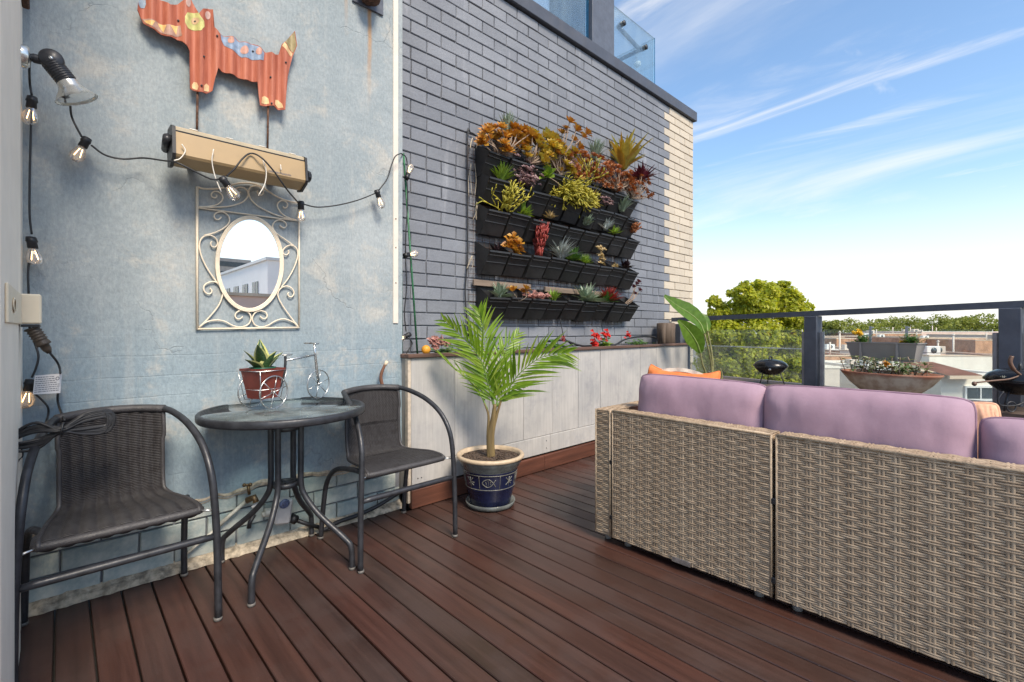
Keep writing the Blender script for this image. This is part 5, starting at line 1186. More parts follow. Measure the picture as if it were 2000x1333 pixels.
# ------------------------------------------------------------------ vertical garden
YL = YK - .165                                    # the tray lips stand off the wall
ROWS = [(2.29, 0), (2.105, 1), (1.895, 2), (1.61, 3), (1.28, 4)]
GX0, GX1, NP = 2.16, 4.10, 9
def build_garden():
    t = thing('vertical_garden', 'black plastic pocket planters in five rows on a wire mesh, on the grey brick wall', 'wall planter', (3.1, YK, 1.1))
    pw = (GX1 - GX0) / NP
    def pocket():
        w = pw / 2 - .010; b = .0; m = MB()
        # local: origin at lip centre, y to the wall
        lip, bot = (0, 0), (.105, -.150)
        V = [(-w, 0, 0), (w, 0, 0), (w, bot[0], bot[1]), (-w, bot[0], bot[1]), (-w, .150, bot[1]), (w, .150, bot[1]), (w, .152, .095), (-w, .152, .095)]
        T = .004
        outer = [(0, 1, 2, 3), (3, 2, 5, 4), (4, 5, 6, 7)]
        m.add(V, [(0, 3, 2, 1)[::-1]]); m.add(V, [(3, 2, 5, 4)]); m.add(V, [(4, 5, 6, 7)])
        for s in (0, 1):
            idx = (0, 3, 4, 7) if s == 0 else (1, 2, 5, 6); m.add([V[i] for i in idx], [(0, 1, 2, 3)])
        Vi = [(x * .97, y + (T if y < .1 else -T), z) for x, y, z in V[:4]]; m.add(Vi, [(0, 1, 2, 3)])
        m.box(-w, w, -.006, .002, -.010, .003); m.box(-w * .96, w * .96, .045, .049, -.072, -.066, M=None)
        m.box(-w * .9, w * .9, .010, .140, -.030, -.026)
        o = m.build('pocket_source', MAT['tray']); me = o.data; bpy.data.objects.remove(o); me.name = 'pocket'; return me
    me = pocket(); so = MB(); so.box(-pw / 2 + .012, pw / 2 - .012, .012, .14, -.026, -.022); s_ = so.build('soil_source', MAT['soil']); sme = s_.data; bpy.data.objects.remove(s_); sme.name = 'soil'
    for z, r in ROWS:
        for k in range(NP):
            x = GX0 + pw * (k + .5); o = inst(me, 'pocket', (x, YL + random.uniform(-.008, .006), z + random.uniform(-.010, .010)), t, rot=(random.uniform(-.07, .05), random.uniform(-.03, .03), random.uniform(-.04, .04)))
            o['_o'] = [x, YL, z]; q = bpy.data.objects.new('soil', sme); COL.objects.link(q); q.parent = o
    m = MB(); x = GX0 - .13
    for k in range(int((GX1 - GX0 + .05) / .05)):
        xx = GX0 - .06 + k * .05
        if xx < GX1 - .12: m.tube([(xx, YK - .014, 1.10), (xx, YK - .014, 2.42)], .0014, 4)
    for k in range(27): m.tube([(GX0 - .06, YK - .016, 1.10 + k * .05), (GX1 - .14, YK - .016, 1.10 + k * .05)], .0014, 4)
    tag(m.build('wire_mesh', MAT['rust'], t), kind='stuff')
    m = MB(); m.tube(spl([(GX0 + .02, YK - .02, 2.44), (GX0 - .04, YK - .02, 2.45), (GX0 - .07, YK - .02, 2.40), (GX0 - .07, YK - .02, 1.6), (GX0 - .09, YK - .02, 1.3), (GX0 - .06, YK - .02, 1.0)], 6), .005, 6); m.build('irrigation_hose', MAT['cable'], t)
    for (a, b, z) in ((GX0 - .03, GX0 + .55, 1.385), (GX0 + .72, GX0 + 1.22, 1.38), (GX0 + 1.32, GX0 + 1.7, 1.378)):
        m = MB(); m.box(a, b, YK - .045, YK - .024, z - .022, z + .022, ch=.003); m.build('batten', m_wood('mesh_batten', (.22, .165, .125), 0, .8), t)
    for k, xx in enumerate((3.05, 3.62)):
        m = MB(); m.tube(spl([(xx, YL + .11, 1.14), (xx + .01, YL + .10, 1.06), (xx + .02, YL + .08, .98), (xx + .10 * (1 - k), YL + .06, .915)], 6), .004, 6); m.build('drip_tube', MAT['cable'], t)
    # a few dry aerial roots hanging from the mesh
    m = MB(); rr = random.Random(4)
    for (px, y0, y1) in ((925, 270, 290), (922, 320, 385), (918, 500, 525), (930, 395, 430)):
        for k in range(3):
            a = onY(px + rr.uniform(-4, 6), y0, YK - .03); b = onY(px + rr.uniform(-8, 8), y1, YK - .04); m.tube(spl([a, (a + b) / 2 + np.array([rr.uniform(-.02, .02), 0, 0]), b], 4), .0022, 4)
    m.build('dry_roots', pm('dry_root', (.42, .36, .27), .9), t)['kind'] = 'stuff'
build_garden()

SM = dict(
    orange=leafmat('aeonium_orange', [(.40, .14, .025), (.55, .24, .03), (.62, .36, .06), (.48, .20, .03)], .45, .2, (1.2, 1.0, .6)),
    gold=leafmat('aeonium_gold', [(.50, .30, .03), (.58, .42, .06), (.50, .46, .10), (.55, .28, .03)], .45, .2, (1.2, 1.1, .6)),
    rustc=leafmat('sedum_rust', [(.36, .10, .03), (.44, .15, .05), (.30, .10, .04), (.50, .20, .06)], .5, .15, (1.2, 1, .7)),
    pink=leafmat('ghost_pink', [(.42, .25, .27), (.52, .36, .36), (.36, .22, .25)], .5, .1, (1, 1, 1)),
    yellow=leafmat('pencil_yellow', [(.48, .40, .035), (.58, .50, .06), (.46, .44, .07)], .5, .15, (1.1, 1.1, .6)),
    lime=leafmat('lime_green', [(.20, .33, .04), (.30, .43, .06), (.16, .28, .04)], .45, .25),
    green=leafmat('mid_green', [(.055, .14, .025), (.09, .20, .04), (.13, .24, .06)], .45, .25),
    pale=leafmat('glaucous_green', [(.26, .34, .24), (.36, .43, .32), (.20, .28, .20)], .5, .1, (1, 1.1, .8)),
    silver=leafmat('silver_leaf', [(.38, .43, .41), (.50, .53, .50), (.33, .39, .38)], .55, .1, (1, 1, 1)),
    red=leafmat('crimson_leaf', [(.28, .03, .025), (.40, .06, .04), (.33, .05, .06)], .45, .15, (1.2, .8, .7)),
    dark=leafmat('black_rose', [(.018, .010, .012), (.035, .014, .018)], .35, 0),
    wine=leafmat('wine_leaf', [(.10, .012, .025), (.17, .025, .04), (.07, .01, .02)], .4, .15, (1.2, .8, .9)),
    flower=leafmat('scarlet_petal', [(.62, .010, .008), (.72, .03, .015)], .5, .2, (1.1, .8, .8)), yflower=leafmat('marigold_petal', [(.80, .46, .02), (.85, .60, .03)], .5, .2, (1, 1, .7)),
    pinkf=leafmat('pink_petal', [(.55, .30, .26), (.48, .20, .17)], .5, .2, (1, 1, 1)), tan=leafmat('dry_tan', [(.50, .36, .17), (.58, .44, .24)], .6, .1))
def rosette(mb, c, ax, r, n=14, w=.42, rr=random, lo=15, hi=75, fat=.25):
    ax = nrm(ax); u = nrm(np.cross(ax, (0.31, .2, .9) if abs(ax[2]) < .9 else (1, 0, 0))); v = np.cross(ax, u)
    for k in range(n):
        a = k * 2.39996; f = k / n; el = R(lo + (hi - lo) * f); L = r * (1 - .45 * f)
        rad = u * math.cos(a) + v * math.sin(a); d = rad * math.cos(el) + ax * math.sin(el)
        mb.leaf(c, d, ax * math.cos(el) - rad * math.sin(el), L, L * w, -.12, 3, fat, .62, rnd=min(1, max(0, rr.uniform(0, 1))))
def pos(px, py, off=0): return onY(px, py, YL + .055 + off)
SG = 'succulents in the wall pockets'
def plant(name, label, px, py):
    p = pos(px, py); return thing(name, label, 'plant', p), p
def aeonium(label, base, tips, mat, r=.034, seed=0, sr=.007, n=14):
    t, b = plant('aeonium', label, *base); rr = random.Random(seed); m = MB(); st = MB()
    for (x, y) in tips:
        e = pos(x, y, rr.uniform(-.09, .05)); mid = (b + e) / 2 + np.array([rr.uniform(-.03, .03), rr.uniform(-.05, 0), -.02])
        b2 = b + np.array([rr.uniform(-.03, .03), rr.uniform(-.02, .02), -.02])
        k = spl([b2, mid, e], 5); st.tube(k, [sr * (1 - .5 * i / (len(k) - 1)) for i in range(len(k))], 6)
        rosette(m, e, nrm(e - mid) + np.array([rr.uniform(-.4, .4), -.7, .35]), r * 1.85 * rr.uniform(.8, 1.25), n + 4, .52, rr)
    st.build('branches', MAT['stem'], t); m.build('rosettes', mat, t)['kind'] = 'stuff'; return t
def rr_tips(cx, cy, rx, ry, n, seed, slope=0):
    rr = random.Random(seed); out = []
    while len(out) < n:
        a, b = rr.uniform(-1, 1), rr.uniform(-1, 1)
        if a * a + b * b < 1: out.append((cx + a * rx, cy + b * ry + slope * a * rx))
    return out
def clump(name, label, base, fn, mat, seed=0, pname='leaves'):
    t, b = plant(name, label, *base); m = MB(); fn(m, b, random.Random(seed)); m.build(pname, mat, t)['kind'] = 'stuff'; return t
def spikes(n, L, w, spread=60, bend=.15, fat=.25):
    n = int(n * 2.6); L *= 1.42; w *= 1.12
    def f(m, b, rr):
        for k in range(n):
            a = rr.uniform(0, 6.283); el = R(rr.uniform(90 - spread, 88)); d = np.array([math.cos(a) * math.cos(el), math.sin(a) * math.cos(el) * .8 - .15, math.sin(el)])
            m.leaf(b + np.array([rr.uniform(-.02, .02), rr.uniform(-.02, .02), -.01]), d, (-d[0], -d[1], 1.2 - d[2]), L * rr.uniform(.6, 1.1), w * rr.uniform(.8, 1.2), bend, 4, fat, .35, rnd=rr.random())
    return f
def beads(n, rx, rz, s, spread=(1, .6, 1)):
    n = int(n * 1.8); rx *= 1.4; rz *= 1.5; s *= 1.5
    def f(m, b, rr):
        for k in range(n):
            p = b + np.array([rr.gauss(0, rx * .5), rr.gauss(-.02, rx * .3), abs(rr.gauss(rz * .5, rz * .4))])
            rosette(m, p, (rr.uniform(-.5, .5), -.6, .7), s * rr.uniform(.7, 1.2), 6, .75, rr, 10, 70)
    return f
def sticks(n, L, r, spread=1.0, hang=.0, br=3):
    n = int(n * 1.6); L *= 1.4; r *= 1.25
    def f(m, b, rr):
        def go(p, d, l, dep):
            e = p + d * l; m.tube([p, (p + e) / 2 + np.array([rr.uniform(-.006, .006), 0, rr.uniform(-.004, .006)]), e], [r, r * .95, r * .8], 5, rnd=rr.random())
            if dep > 0:
                for _ in range(rr.choice((1, 2, 2))): go(e, nrm(d + np.array([rr.uniform(-.8, .8) * spread, rr.uniform(-.7, .4), rr.uniform(-.5, .7) - hang])), l * rr.uniform(.65, .95), dep - 1)
        for k in range(n):
            d = nrm(np.array([rr.uniform(-1, 1) * spread, rr.uniform(-1, .2), rr.uniform(.1, 1.2) - hang])); go(b + np.array([rr.uniform(-.05, .05) * spread, rr.uniform(-.03, .03), 0]), d, L * rr.uniform(.7, 1.2), br)
    return f
def build_succulents():
    aeonium('orange tree aeonium at the mesh edge of the top pocket row', (975, 302), rr_tips(990, 270, 50, 28, 44, 1) + [(945, 265), (955, 252), (1010, 262)], SM['orange'], .034, 1)
    clump('pale_bush', 'pale green tufts standing up behind the orange aeonium', (990, 258), spikes(40, .10, .012, 35), SM['pale'], 31)
    aeonium('golden tree aeonium in the second top pocket, beside the orange one', (1030, 318), rr_tips(1055, 288, 42, 30, 44, 2, .15), SM['gold'], .034, 2)
    aeonium('tall branching golden aeonium reaching highest over the top pocket row', (1075, 322), [(1105, 252), (1112, 240), (1098, 262), (1125, 256), (1138, 268), (1120, 275), (1145, 262), (1090, 280), (1130, 290), (1085, 300)], SM['orange'], .030, 3)
    aeonium('yellow green aeonium spilling down in the middle of the top pockets', (1090, 338), rr_tips(1098, 312, 38, 30, 34, 4, .2) + [(1092, 330), (1112, 328)], SM['gold'], .034, 4)
    clump('ghost_plant', 'pink grey ghost plant cluster between the golden and the rust plants', (1105, 338), beads(40, .09, .07, .020), SM['pink'], 32)
    aeonium('rust brown bushy sedum right of the golden aeonium', (1150, 345), rr_tips(1150, 325, 42, 30, 80, 5, .3), SM['rustc'], .024, 5, .004, 9)
    clump('pale_bush', 'pale green tufts rising behind the rust brown sedum', (1162, 310), spikes(46, .13, .012, 35), SM['pale'], 33)
    clump('bromeliad', 'yellow orange broad leaved bromeliad at the top row end', (1218, 330), spikes(20, .24, .055, 50, .25, .15), SM['gold'], 34)
    aeonium('rust orange sedum in front of the yellow bromeliad', (1200, 368), rr_tips(1198, 345, 40, 26, 76, 6, .35), SM['rustc'], .024, 6, .004, 9)
    clump('wine_succulent', 'wine red spiky succulent beside the yellow bromeliad', (1252, 352), spikes(26, .13, .03, 70), SM['wine'], 35)
    aeonium('brown twiggy sedum overhanging the last top pocket', (1230, 385), rr_tips(1242, 362, 34, 24, 60, 7, .3), SM['rustc'], .020, 7, .004, 8)
    clump('lime_succulent', 'lime green upright succulent in the first second-row pocket', (980, 352), spikes(26, .10, .020, 55), SM['lime'], 36)
    clump('ghost_plant', 'dense pale pink ghost plant cushion in the second pocket row', (1022, 362), beads(85, .075, .085, .017), SM['pink'], 37)
    aeonium('two green aeonium rosettes above the yellow pencil plant', (1085, 365), [(1070, 345), (1096, 348)], SM['lime'], .046, 8, .006, 18)
    clump('pencil_plant', 'big yellow pencil plant mass tumbling over the middle pockets', (1112, 392), sticks(120, .050, .0036, 1.3, .25, 3), SM['yellow'], 38, 'stems')
    clump('pencil_plant', 'upright yellow pencil stems above the big yellow mass', (1140, 365), sticks(8, .06, .003, .9, -.2, 3), SM['yellow'], 39, 'stems')
    clump('golden_sedum', 'flat golden sedum trailing right of the yellow pencil plant', (1152, 398), spikes(34, .12, .016, 85, .2), SM['gold'], 40)
    clump('ghost_plant', 'small mauve ghost plant right of the golden sedum', (1180, 400), beads(22, .05, .04, .016), SM['pink'], 41)
    clump('grey_succulent', 'grey green upright succulent near the second row end', (1215, 412), spikes(30, .12, .022, 45), SM['pale'], 42)
    clump('pencil_plant', 'thin yellow green stick plant in the first third-row pocket', (985, 415), sticks(12, .055, .0032, 1.0, .0, 3), SM['yellow'], 43, 'stems')
    clump('lime_succulent', 'small bright lime leaved plant beside the thin stick plant', (1024, 420), spikes(16, .075, .026, 80), SM['lime'], 44)
    clump('tan_succulent', 'small tan dried rosette under the yellow mass', (1076, 424), spikes(10, .05, .014, 80), SM['tan'], 45)
    clump('jade_plant', 'round leaved pale jade plant below the yellow mass', (1145, 438), spikes(16, .07, .034, 60), SM['pale'], 46)
    clump('silver_succulent', 'silver white paddle leaved succulent in the third pocket row', (1183, 448), spikes(12, .085, .026, 60), SM['silver'], 47)
    clump('green_succulent', 'flat pale green sprig beside the silver succulent', (1200, 455), spikes(12, .06, .016, 85), SM['lime'], 48)
    clump('jelly_bean_sedum', 'red and green leggy sedum at the third row end', (1235, 455), sticks(14, .035, .004, .8, -.1, 2), SM['rustc'], 49, 'stems')
    clump('black_aeonium', 'flat dark purple plant in the first fourth-row pocket', (968, 492), spikes(16, .06, .012, 80), SM['dark'], 50)
    clump('orange_sedum', 'glowing orange rosettes in the fourth pocket row', (1001, 495), beads(12, .04, .05, .040), SM['orange'], 51)
    clump('fire_sticks', 'tall red fire stick plant in the fourth pocket row', (1050, 502), sticks(26, .052, .0036, .42, -.75, 3), SM['red'], 52, 'stems')
    clump('chalk_sticks', 'curving silver chalk stick plant beside the fire sticks', (1095, 505), spikes(26, .13, .016, 55, .3, .35), SM['silver'], 53)
    clump('green_succulent', 'dark green and yellow leafy plant right of the chalk sticks', (1118, 508), spikes(30, .085, .024, 75), SM['green'], 54)
    clump('spiky_succulent', 'pale spiky rosette in the fourth pocket row', (1142, 514), spikes(34, .065, .012, 80), SM['lime'], 55)
    clump('tan_succulent', 'tan knobbly cactus stalk with a round tip', (1170, 518), beads(14, .03, .09, .018), SM['tan'], 56)
    clump('tan_succulent', 'low tan tuft beside the black aeonium', (1202, 522), spikes(14, .04, .012, 80), SM['tan'], 57)
    clump('black_aeonium', 'black star shaped aeonium at the fourth row end', (1222, 522), spikes(18, .07, .020, 80), SM['dark'], 58)
    clump('white_echeveria', 'cream green open rosette in the first bottom-row pocket', (975, 580), spikes(20, .085, .024, 75), SM['pale'], 59)
    aeonium('two orange rosettes on stalks in the bottom pocket row', (1008, 588), [(1001, 570), (1022, 572), (1027, 566)], SM['orange'], .030, 9, .004)
    clump('pink_sedum', 'low brown pink bead sedum filling the bottom row pockets', (1046, 584), beads(50, .10, .02, .014), SM['pinkf'], 60)
    clump('aloe', 'small lime green aloe in the bottom pocket row', (1080, 585), spikes(16, .075, .014, 60), SM['lime'], 61)
    clump('grey_succulent', 'pale grey green branching succulent hanging over the bottom lip', (1146, 588), spikes(34, .125, .030, 85), SM['pale'], 62)
    clump('crassula', 'red tipped green crassula in the bottom pocket row', (1190, 588), spikes(34, .11, .026, 70), SM['red'], 63)
    clump('crassula', 'dark green leaves at the foot of the red tipped crassula', (1184, 590), spikes(22, .08, .03, 80), SM['green'], 64)
    aeonium('thin branched dark red succulent leaning off the bottom row end', (1222, 592), [(1242, 556), (1236, 562), (1248, 568), (1240, 575), (1246, 552)], SM['wine'], .022, 10, .005, 9)
build_succulents()

def build_planter_plants():
    def pp(px, py, Y=2.53): return onY(px, py, Y)
    def bush(name, label, px, w, h, n, mat, seed, L=.06, lw=.03, fl=None, flmat=None, fr=.022):
        b = pp(px, 690); b[2] = ZR - .03; t = thing(name, label, 'plant', b); rr = random.Random(seed); m = MB()
        for k in range(n):
            p = b + np.array([rr.gauss(0, w * .4), rr.gauss(0, .035), abs(rr.gauss(h * .45, h * .3))]); a = rr.uniform(0, 6.283)
            m.leaf(p, (math.cos(a), math.sin(a) - .3, rr.uniform(-.1, .8)), (0, -.2, 1), L * rr.uniform(.6, 1.2), lw * rr.uniform(.7, 1.2), .25, 3, .15, .5, rnd=rr.random())
        m.build('foliage', mat, t)
        m = MB()
        for k in range(7): m.tube([b + np.array([rr.gauss(0, w * .15), 0, -.02]), b + np.array([rr.gauss(0, w * .4), rr.gauss(0, .02), h * rr.uniform(.4, .9)])], .0025, 5)
        m.build('stems', SM['green'], t)
        for (fx, fy) in (fl or []):
            m = MB(); c = pp(fx, fy, 2.49); 
            for k in range(26): 
                p = c + np.array([rr.gauss(0, fr * .5), rr.gauss(0, fr * .4), rr.gauss(0, fr * .5)]); rosette(m, p, (rr.uniform(-1, 1), -1, rr.uniform(-.3, 1)), fr * .55, 5, .9, rr, 5, 40)
            m.build('flower', flmat, t)
    bush('kalanchoe', 'dark leaved plant with pink brown flower heads near the green stakes', 868, .09, .07, 60, SM['green'], 1, .05, .03, [(845, 668), (856, 664), (866, 670), (852, 676)], SM['pinkf'], .026)
    b = pp(832, 692, 2.47); b[2] = ZR + .022; m = MB(); m.ball(b, .028, 18); o = m.build('orange_fruit', pm('orange_peel', (.72, .32, .03), .45, bump=.2, bscale=200), None, loc=b); tag(o, 'small orange ball resting at the planter rim', 'fruit')
    bush('geranium', 'low green geranium half hidden behind the palm fronds', 1080, .13, .06, 90, SM['green'], 2, .045, .035, [(1100, 662)], SM['red'], .018)
    bush('geranium', 'red flowering geranium below the bottom pocket row', 1178, .08, .08, 100, SM['lime'], 3, .045, .035, [(1164, 655), (1160, 671), (1183, 655)], SM['flower'], .036)
    bush('geranium', 'low green trailing plant with one red flower by the timber stump', 1246, .16, .06, 130, SM['green'], 4, .045, .028, [(1227, 655)], SM['flower'], .028)
    # irrigation hose lying along the planter
    h = thing('garden_hose', 'black irrigation hose lying on the planter soil', 'hose', pp(1140, 672)); m = MB()
    m.tube(spl([pp(1060, 668, 2.56), pp(1100, 665, 2.58), pp(1128, 674, 2.55), pp(1150, 677, 2.56), pp(1195, 676, 2.58), pp(1222, 663, 2.6), pp(1250, 658, 2.6), pp(1280, 660, 2.58), pp(1283, 674, 2.56)], 8), .009, 8); m.build('hose', MAT['cable'], h)
    # stump in the corner
    x = onY(1290, 650, 2.52)[0]; t = thing('timber_stump', 'rough weathered timber stump in the far planter corner', 'stump', (x + .1, 2.54, ZR))
    m = MB(); m.lathe([(0, -.05), (.105, -.05), (.10, .10), (.105, .205), (.09, .215), (0, .21)], (x + .17, 2.55, ZR), 14, sx=1, sy=.9); m.build('trunk', MAT['logwood'], t)
    m = MB(); m.tube([(x + .015, 2.50, ZR - .05), (x + .02, 2.50, ZR + .21)], .026, 9); m.build('side_post', MAT['logwood'], t)
    m = MB(); m.box(x + .33, x + .52, 2.47, 2.60, ZR - .05, ZR + .205); m.build('dark_block', MAT['charcoal'], t)
    # green stakes against the strip
    for pts, lb in (([(783, 296), (786, 420), (786, 560), (785, 700)], 'straight green garden stake beside the white corner strip'), ([(788, 300), (797, 440), (806, 580), (816, 702)], 'leaning green garden stake crossing the festoon cable')):
        P = [onY(x, y, 2.60) for x, y in pts]; P = [P[0], P[-1]]; s = thing('garden_stake', lb, 'stake', P[-1]); m = MB(); m.tube(P, .0062, 8); m.build('rod', MAT['green_stake'], s)
        m = MB()
        for k in range(1, 9): p = P[0] + (P[1] - P[0]) * k / 9; m.ball(p, .0075, 6, (1, 1, .6))
        m.build('stake_rings', MAT['green_stake'], s)
    # forked stick leaning beside the planter end
    a = onY(748, 755, 2.45); s = thing('driftwood_stick', 'short forked brown stick beside the planter end', 'stick', a); m = MB(); m.tube(spl([onY(752, 790, 2.46), onY(748, 760, 2.45), onY(744, 735, 2.45), onY(752, 712, 2.44)], 6), [.013 - .0003 * i for i in range(19)], 8); m.build('stick', m_wood('stick_bark', (.16, .07, .04), 2, .6), s)
    m = MB(); m.tube([onY(752, 714, 2.44), onY(756, 706, 2.44)], .010, 8); m.build('cut_end', pm('pale_cut_wood', (.62, .5, .36), .7), s)
build_planter_plants()

# ================================================================== TAPS AND PIPES ON THE WALL BASE
def build_taps():
    y = YB - .02; q = lambda x, y_, o=.02: onY(x, y_, YB - o)
    t = thing('garden_tap', 'old brass garden tap with white pipe low on the blue wall', 'tap', q(490, 985))
    m = MB(); m.tube([q(428, 1026), q(482, 978)], .0085, 9); m.build('supply_pipe', MAT['pipe'], t)
    m = MB(); m.tube([q(482, 978, .03), q(497, 972, .05), q(500, 982, .06)], .015, 10); m.tube([q(487, 966, .04), q(485, 950, .04)], .007, 8); m.build('tap_body', MAT['brass'], t)
    m = MB(); m.tube([q(477, 948, .04), q(489, 947, .04)], .006, 8); m.ball(q(477, 948, .04), .009, 8); m.ball(q(489, 947, .04), .009, 8); m.build('tap_handle', MAT['brass'], t)
    m = MB(); m.tube([q(492, 992, .05), q(503, 984, .05)], .007, 8); m.build('tap_lever', MAT['paper'], t)
    m = MB(); m.tube([q(497, 1005, .05), q(488, 1020, .05), q(486, 1032, .05)], .010, 9); m.build('outlet', MAT['dark'], t)
    m = MB(); m.tube([q(365, 1082, .012), q(432, 1024, .012)], .006, 8); m.build('lower_pipe', MAT['pipe'], t)
    t = thing('hose_timer', 'grey white tap timer with black hose connectors under the glass table', 'tap timer', q(550, 1000))
    c = q(552, 998, .05); m = MB(); M = Matrix.Translation(Vector(c)) @ Matrix.Rotation(R(8), 4, 'Y'); m.box(-.036, .036, -.030, .030, -.060, .060, M=M, ch=.010); m.build('case', MAT['greyplastic'], t)
    m = MB(); m.lathe([(0, -.004), (.020, -.004), (.024, 0), (.024, .006)], q(556, 985, .085), 18, (0, 1, .25)); m.build('dial', pm('blue_dial', (.10, .13, .24), .3, var=.5, scale=80), t)
    m = MB(); m.tube([q(516, 1002, .05), q(536, 1000, .05)], .020, 12); m.tube([q(512, 1006, .05), q(518, 1004, .05)], .012, 10); m.build('inlet', MAT['pipe'], t)
    a, b = q(568, 1012, .06), q(578, 1016, .06); m = MB(); m.tube([a, b], .022, 12); m.tube([b, q(600, 1024, .06), q(622, 1030, .06)], .010, 10); m.build('connector', MAT['black'], t)
    h = thing('drain_hose', 'black hose running along the wall base from the tap timer to the planter', 'hose', onZ(690, 1015, .02)); m = MB()
    P = [q(622, 1030, .06), q(634, 1034, .07), q(660, 1020, .055), q(700, 1006, .055), q(735, 990, .05), q(768, 970, .045), q(790, 955, .03)]; P = [np.array([p[0], p[1], max(p[2], .016)]) for p in P]; m.tube(spl(P, 6), .011, 9); m.build('hose', MAT['cable'], h)
build_taps()

# ================================================================== THINGS ON THE LEDGE
def ledge(px, n):                       # a point on the ledge top under a photo column, n metres in from the glass
    A = RA + RN * n; v = ray(px, HOR); s = np.linalg.solve(np.array([[RD[0], -v[0]], [RD[1], -v[1]]]), -A[:2])[0]; p = A + RD * s; p[2] = ZB + .001; return p
def grill(label, C, tilt=0, sc=1.0, handle=False):
    t = thing('kettle_grill', label, 'grill', C); C = np.array(C)
    m = MB(); zc = .155 * sc
    m.lathe([(0, zc - .075 * sc), (.05 * sc, zc - .072 * sc), (.09 * sc, zc - .052 * sc), (.122 * sc, zc - .018 * sc), (.132 * sc, zc), (.126 * sc, zc + .001)], C, 32); m.build('bowl', MAT['blackmetal'], t)
    m = MB(); m.lathe([(.136 * sc, zc - .002), (.137 * sc, zc + .006), (.118 * sc, zc + .032 * sc), (.085 * sc, zc + .050 * sc), (.04 * sc, zc + .059 * sc), (0, zc + .061 * sc)], C, 32); ld = m.build('lid', MAT['blackmetal'], t)
    m = MB(); m.tube(spl([C + (-.035 * sc, 0, zc + .055 * sc), C + (-.028 * sc, 0, zc + .080 * sc), C + (.028 * sc, 0, zc + .080 * sc), C + (.035 * sc, 0, zc + .055 * sc)], 5), .006 * sc, 8); m.build('lid_handle', MAT['black'], ld)
    for k in range(3):
        a = R(30 + 120 * k); m = MB(); m.tube([C + (math.cos(a) * .075 * sc, math.sin(a) * .075 * sc, zc - .05 * sc), C + (math.cos(a) * .11 * sc, math.sin(a) * .11 * sc, .002)], .0045 * sc, 7); m.build('leg', MAT['dark'], t)
    m = MB(); m.ball(C + np.array([-.11 * sc, -.03 * sc, zc - .02 * sc]), .014 * sc, 10); m.build('vent', MAT['steel'], t)
    return t
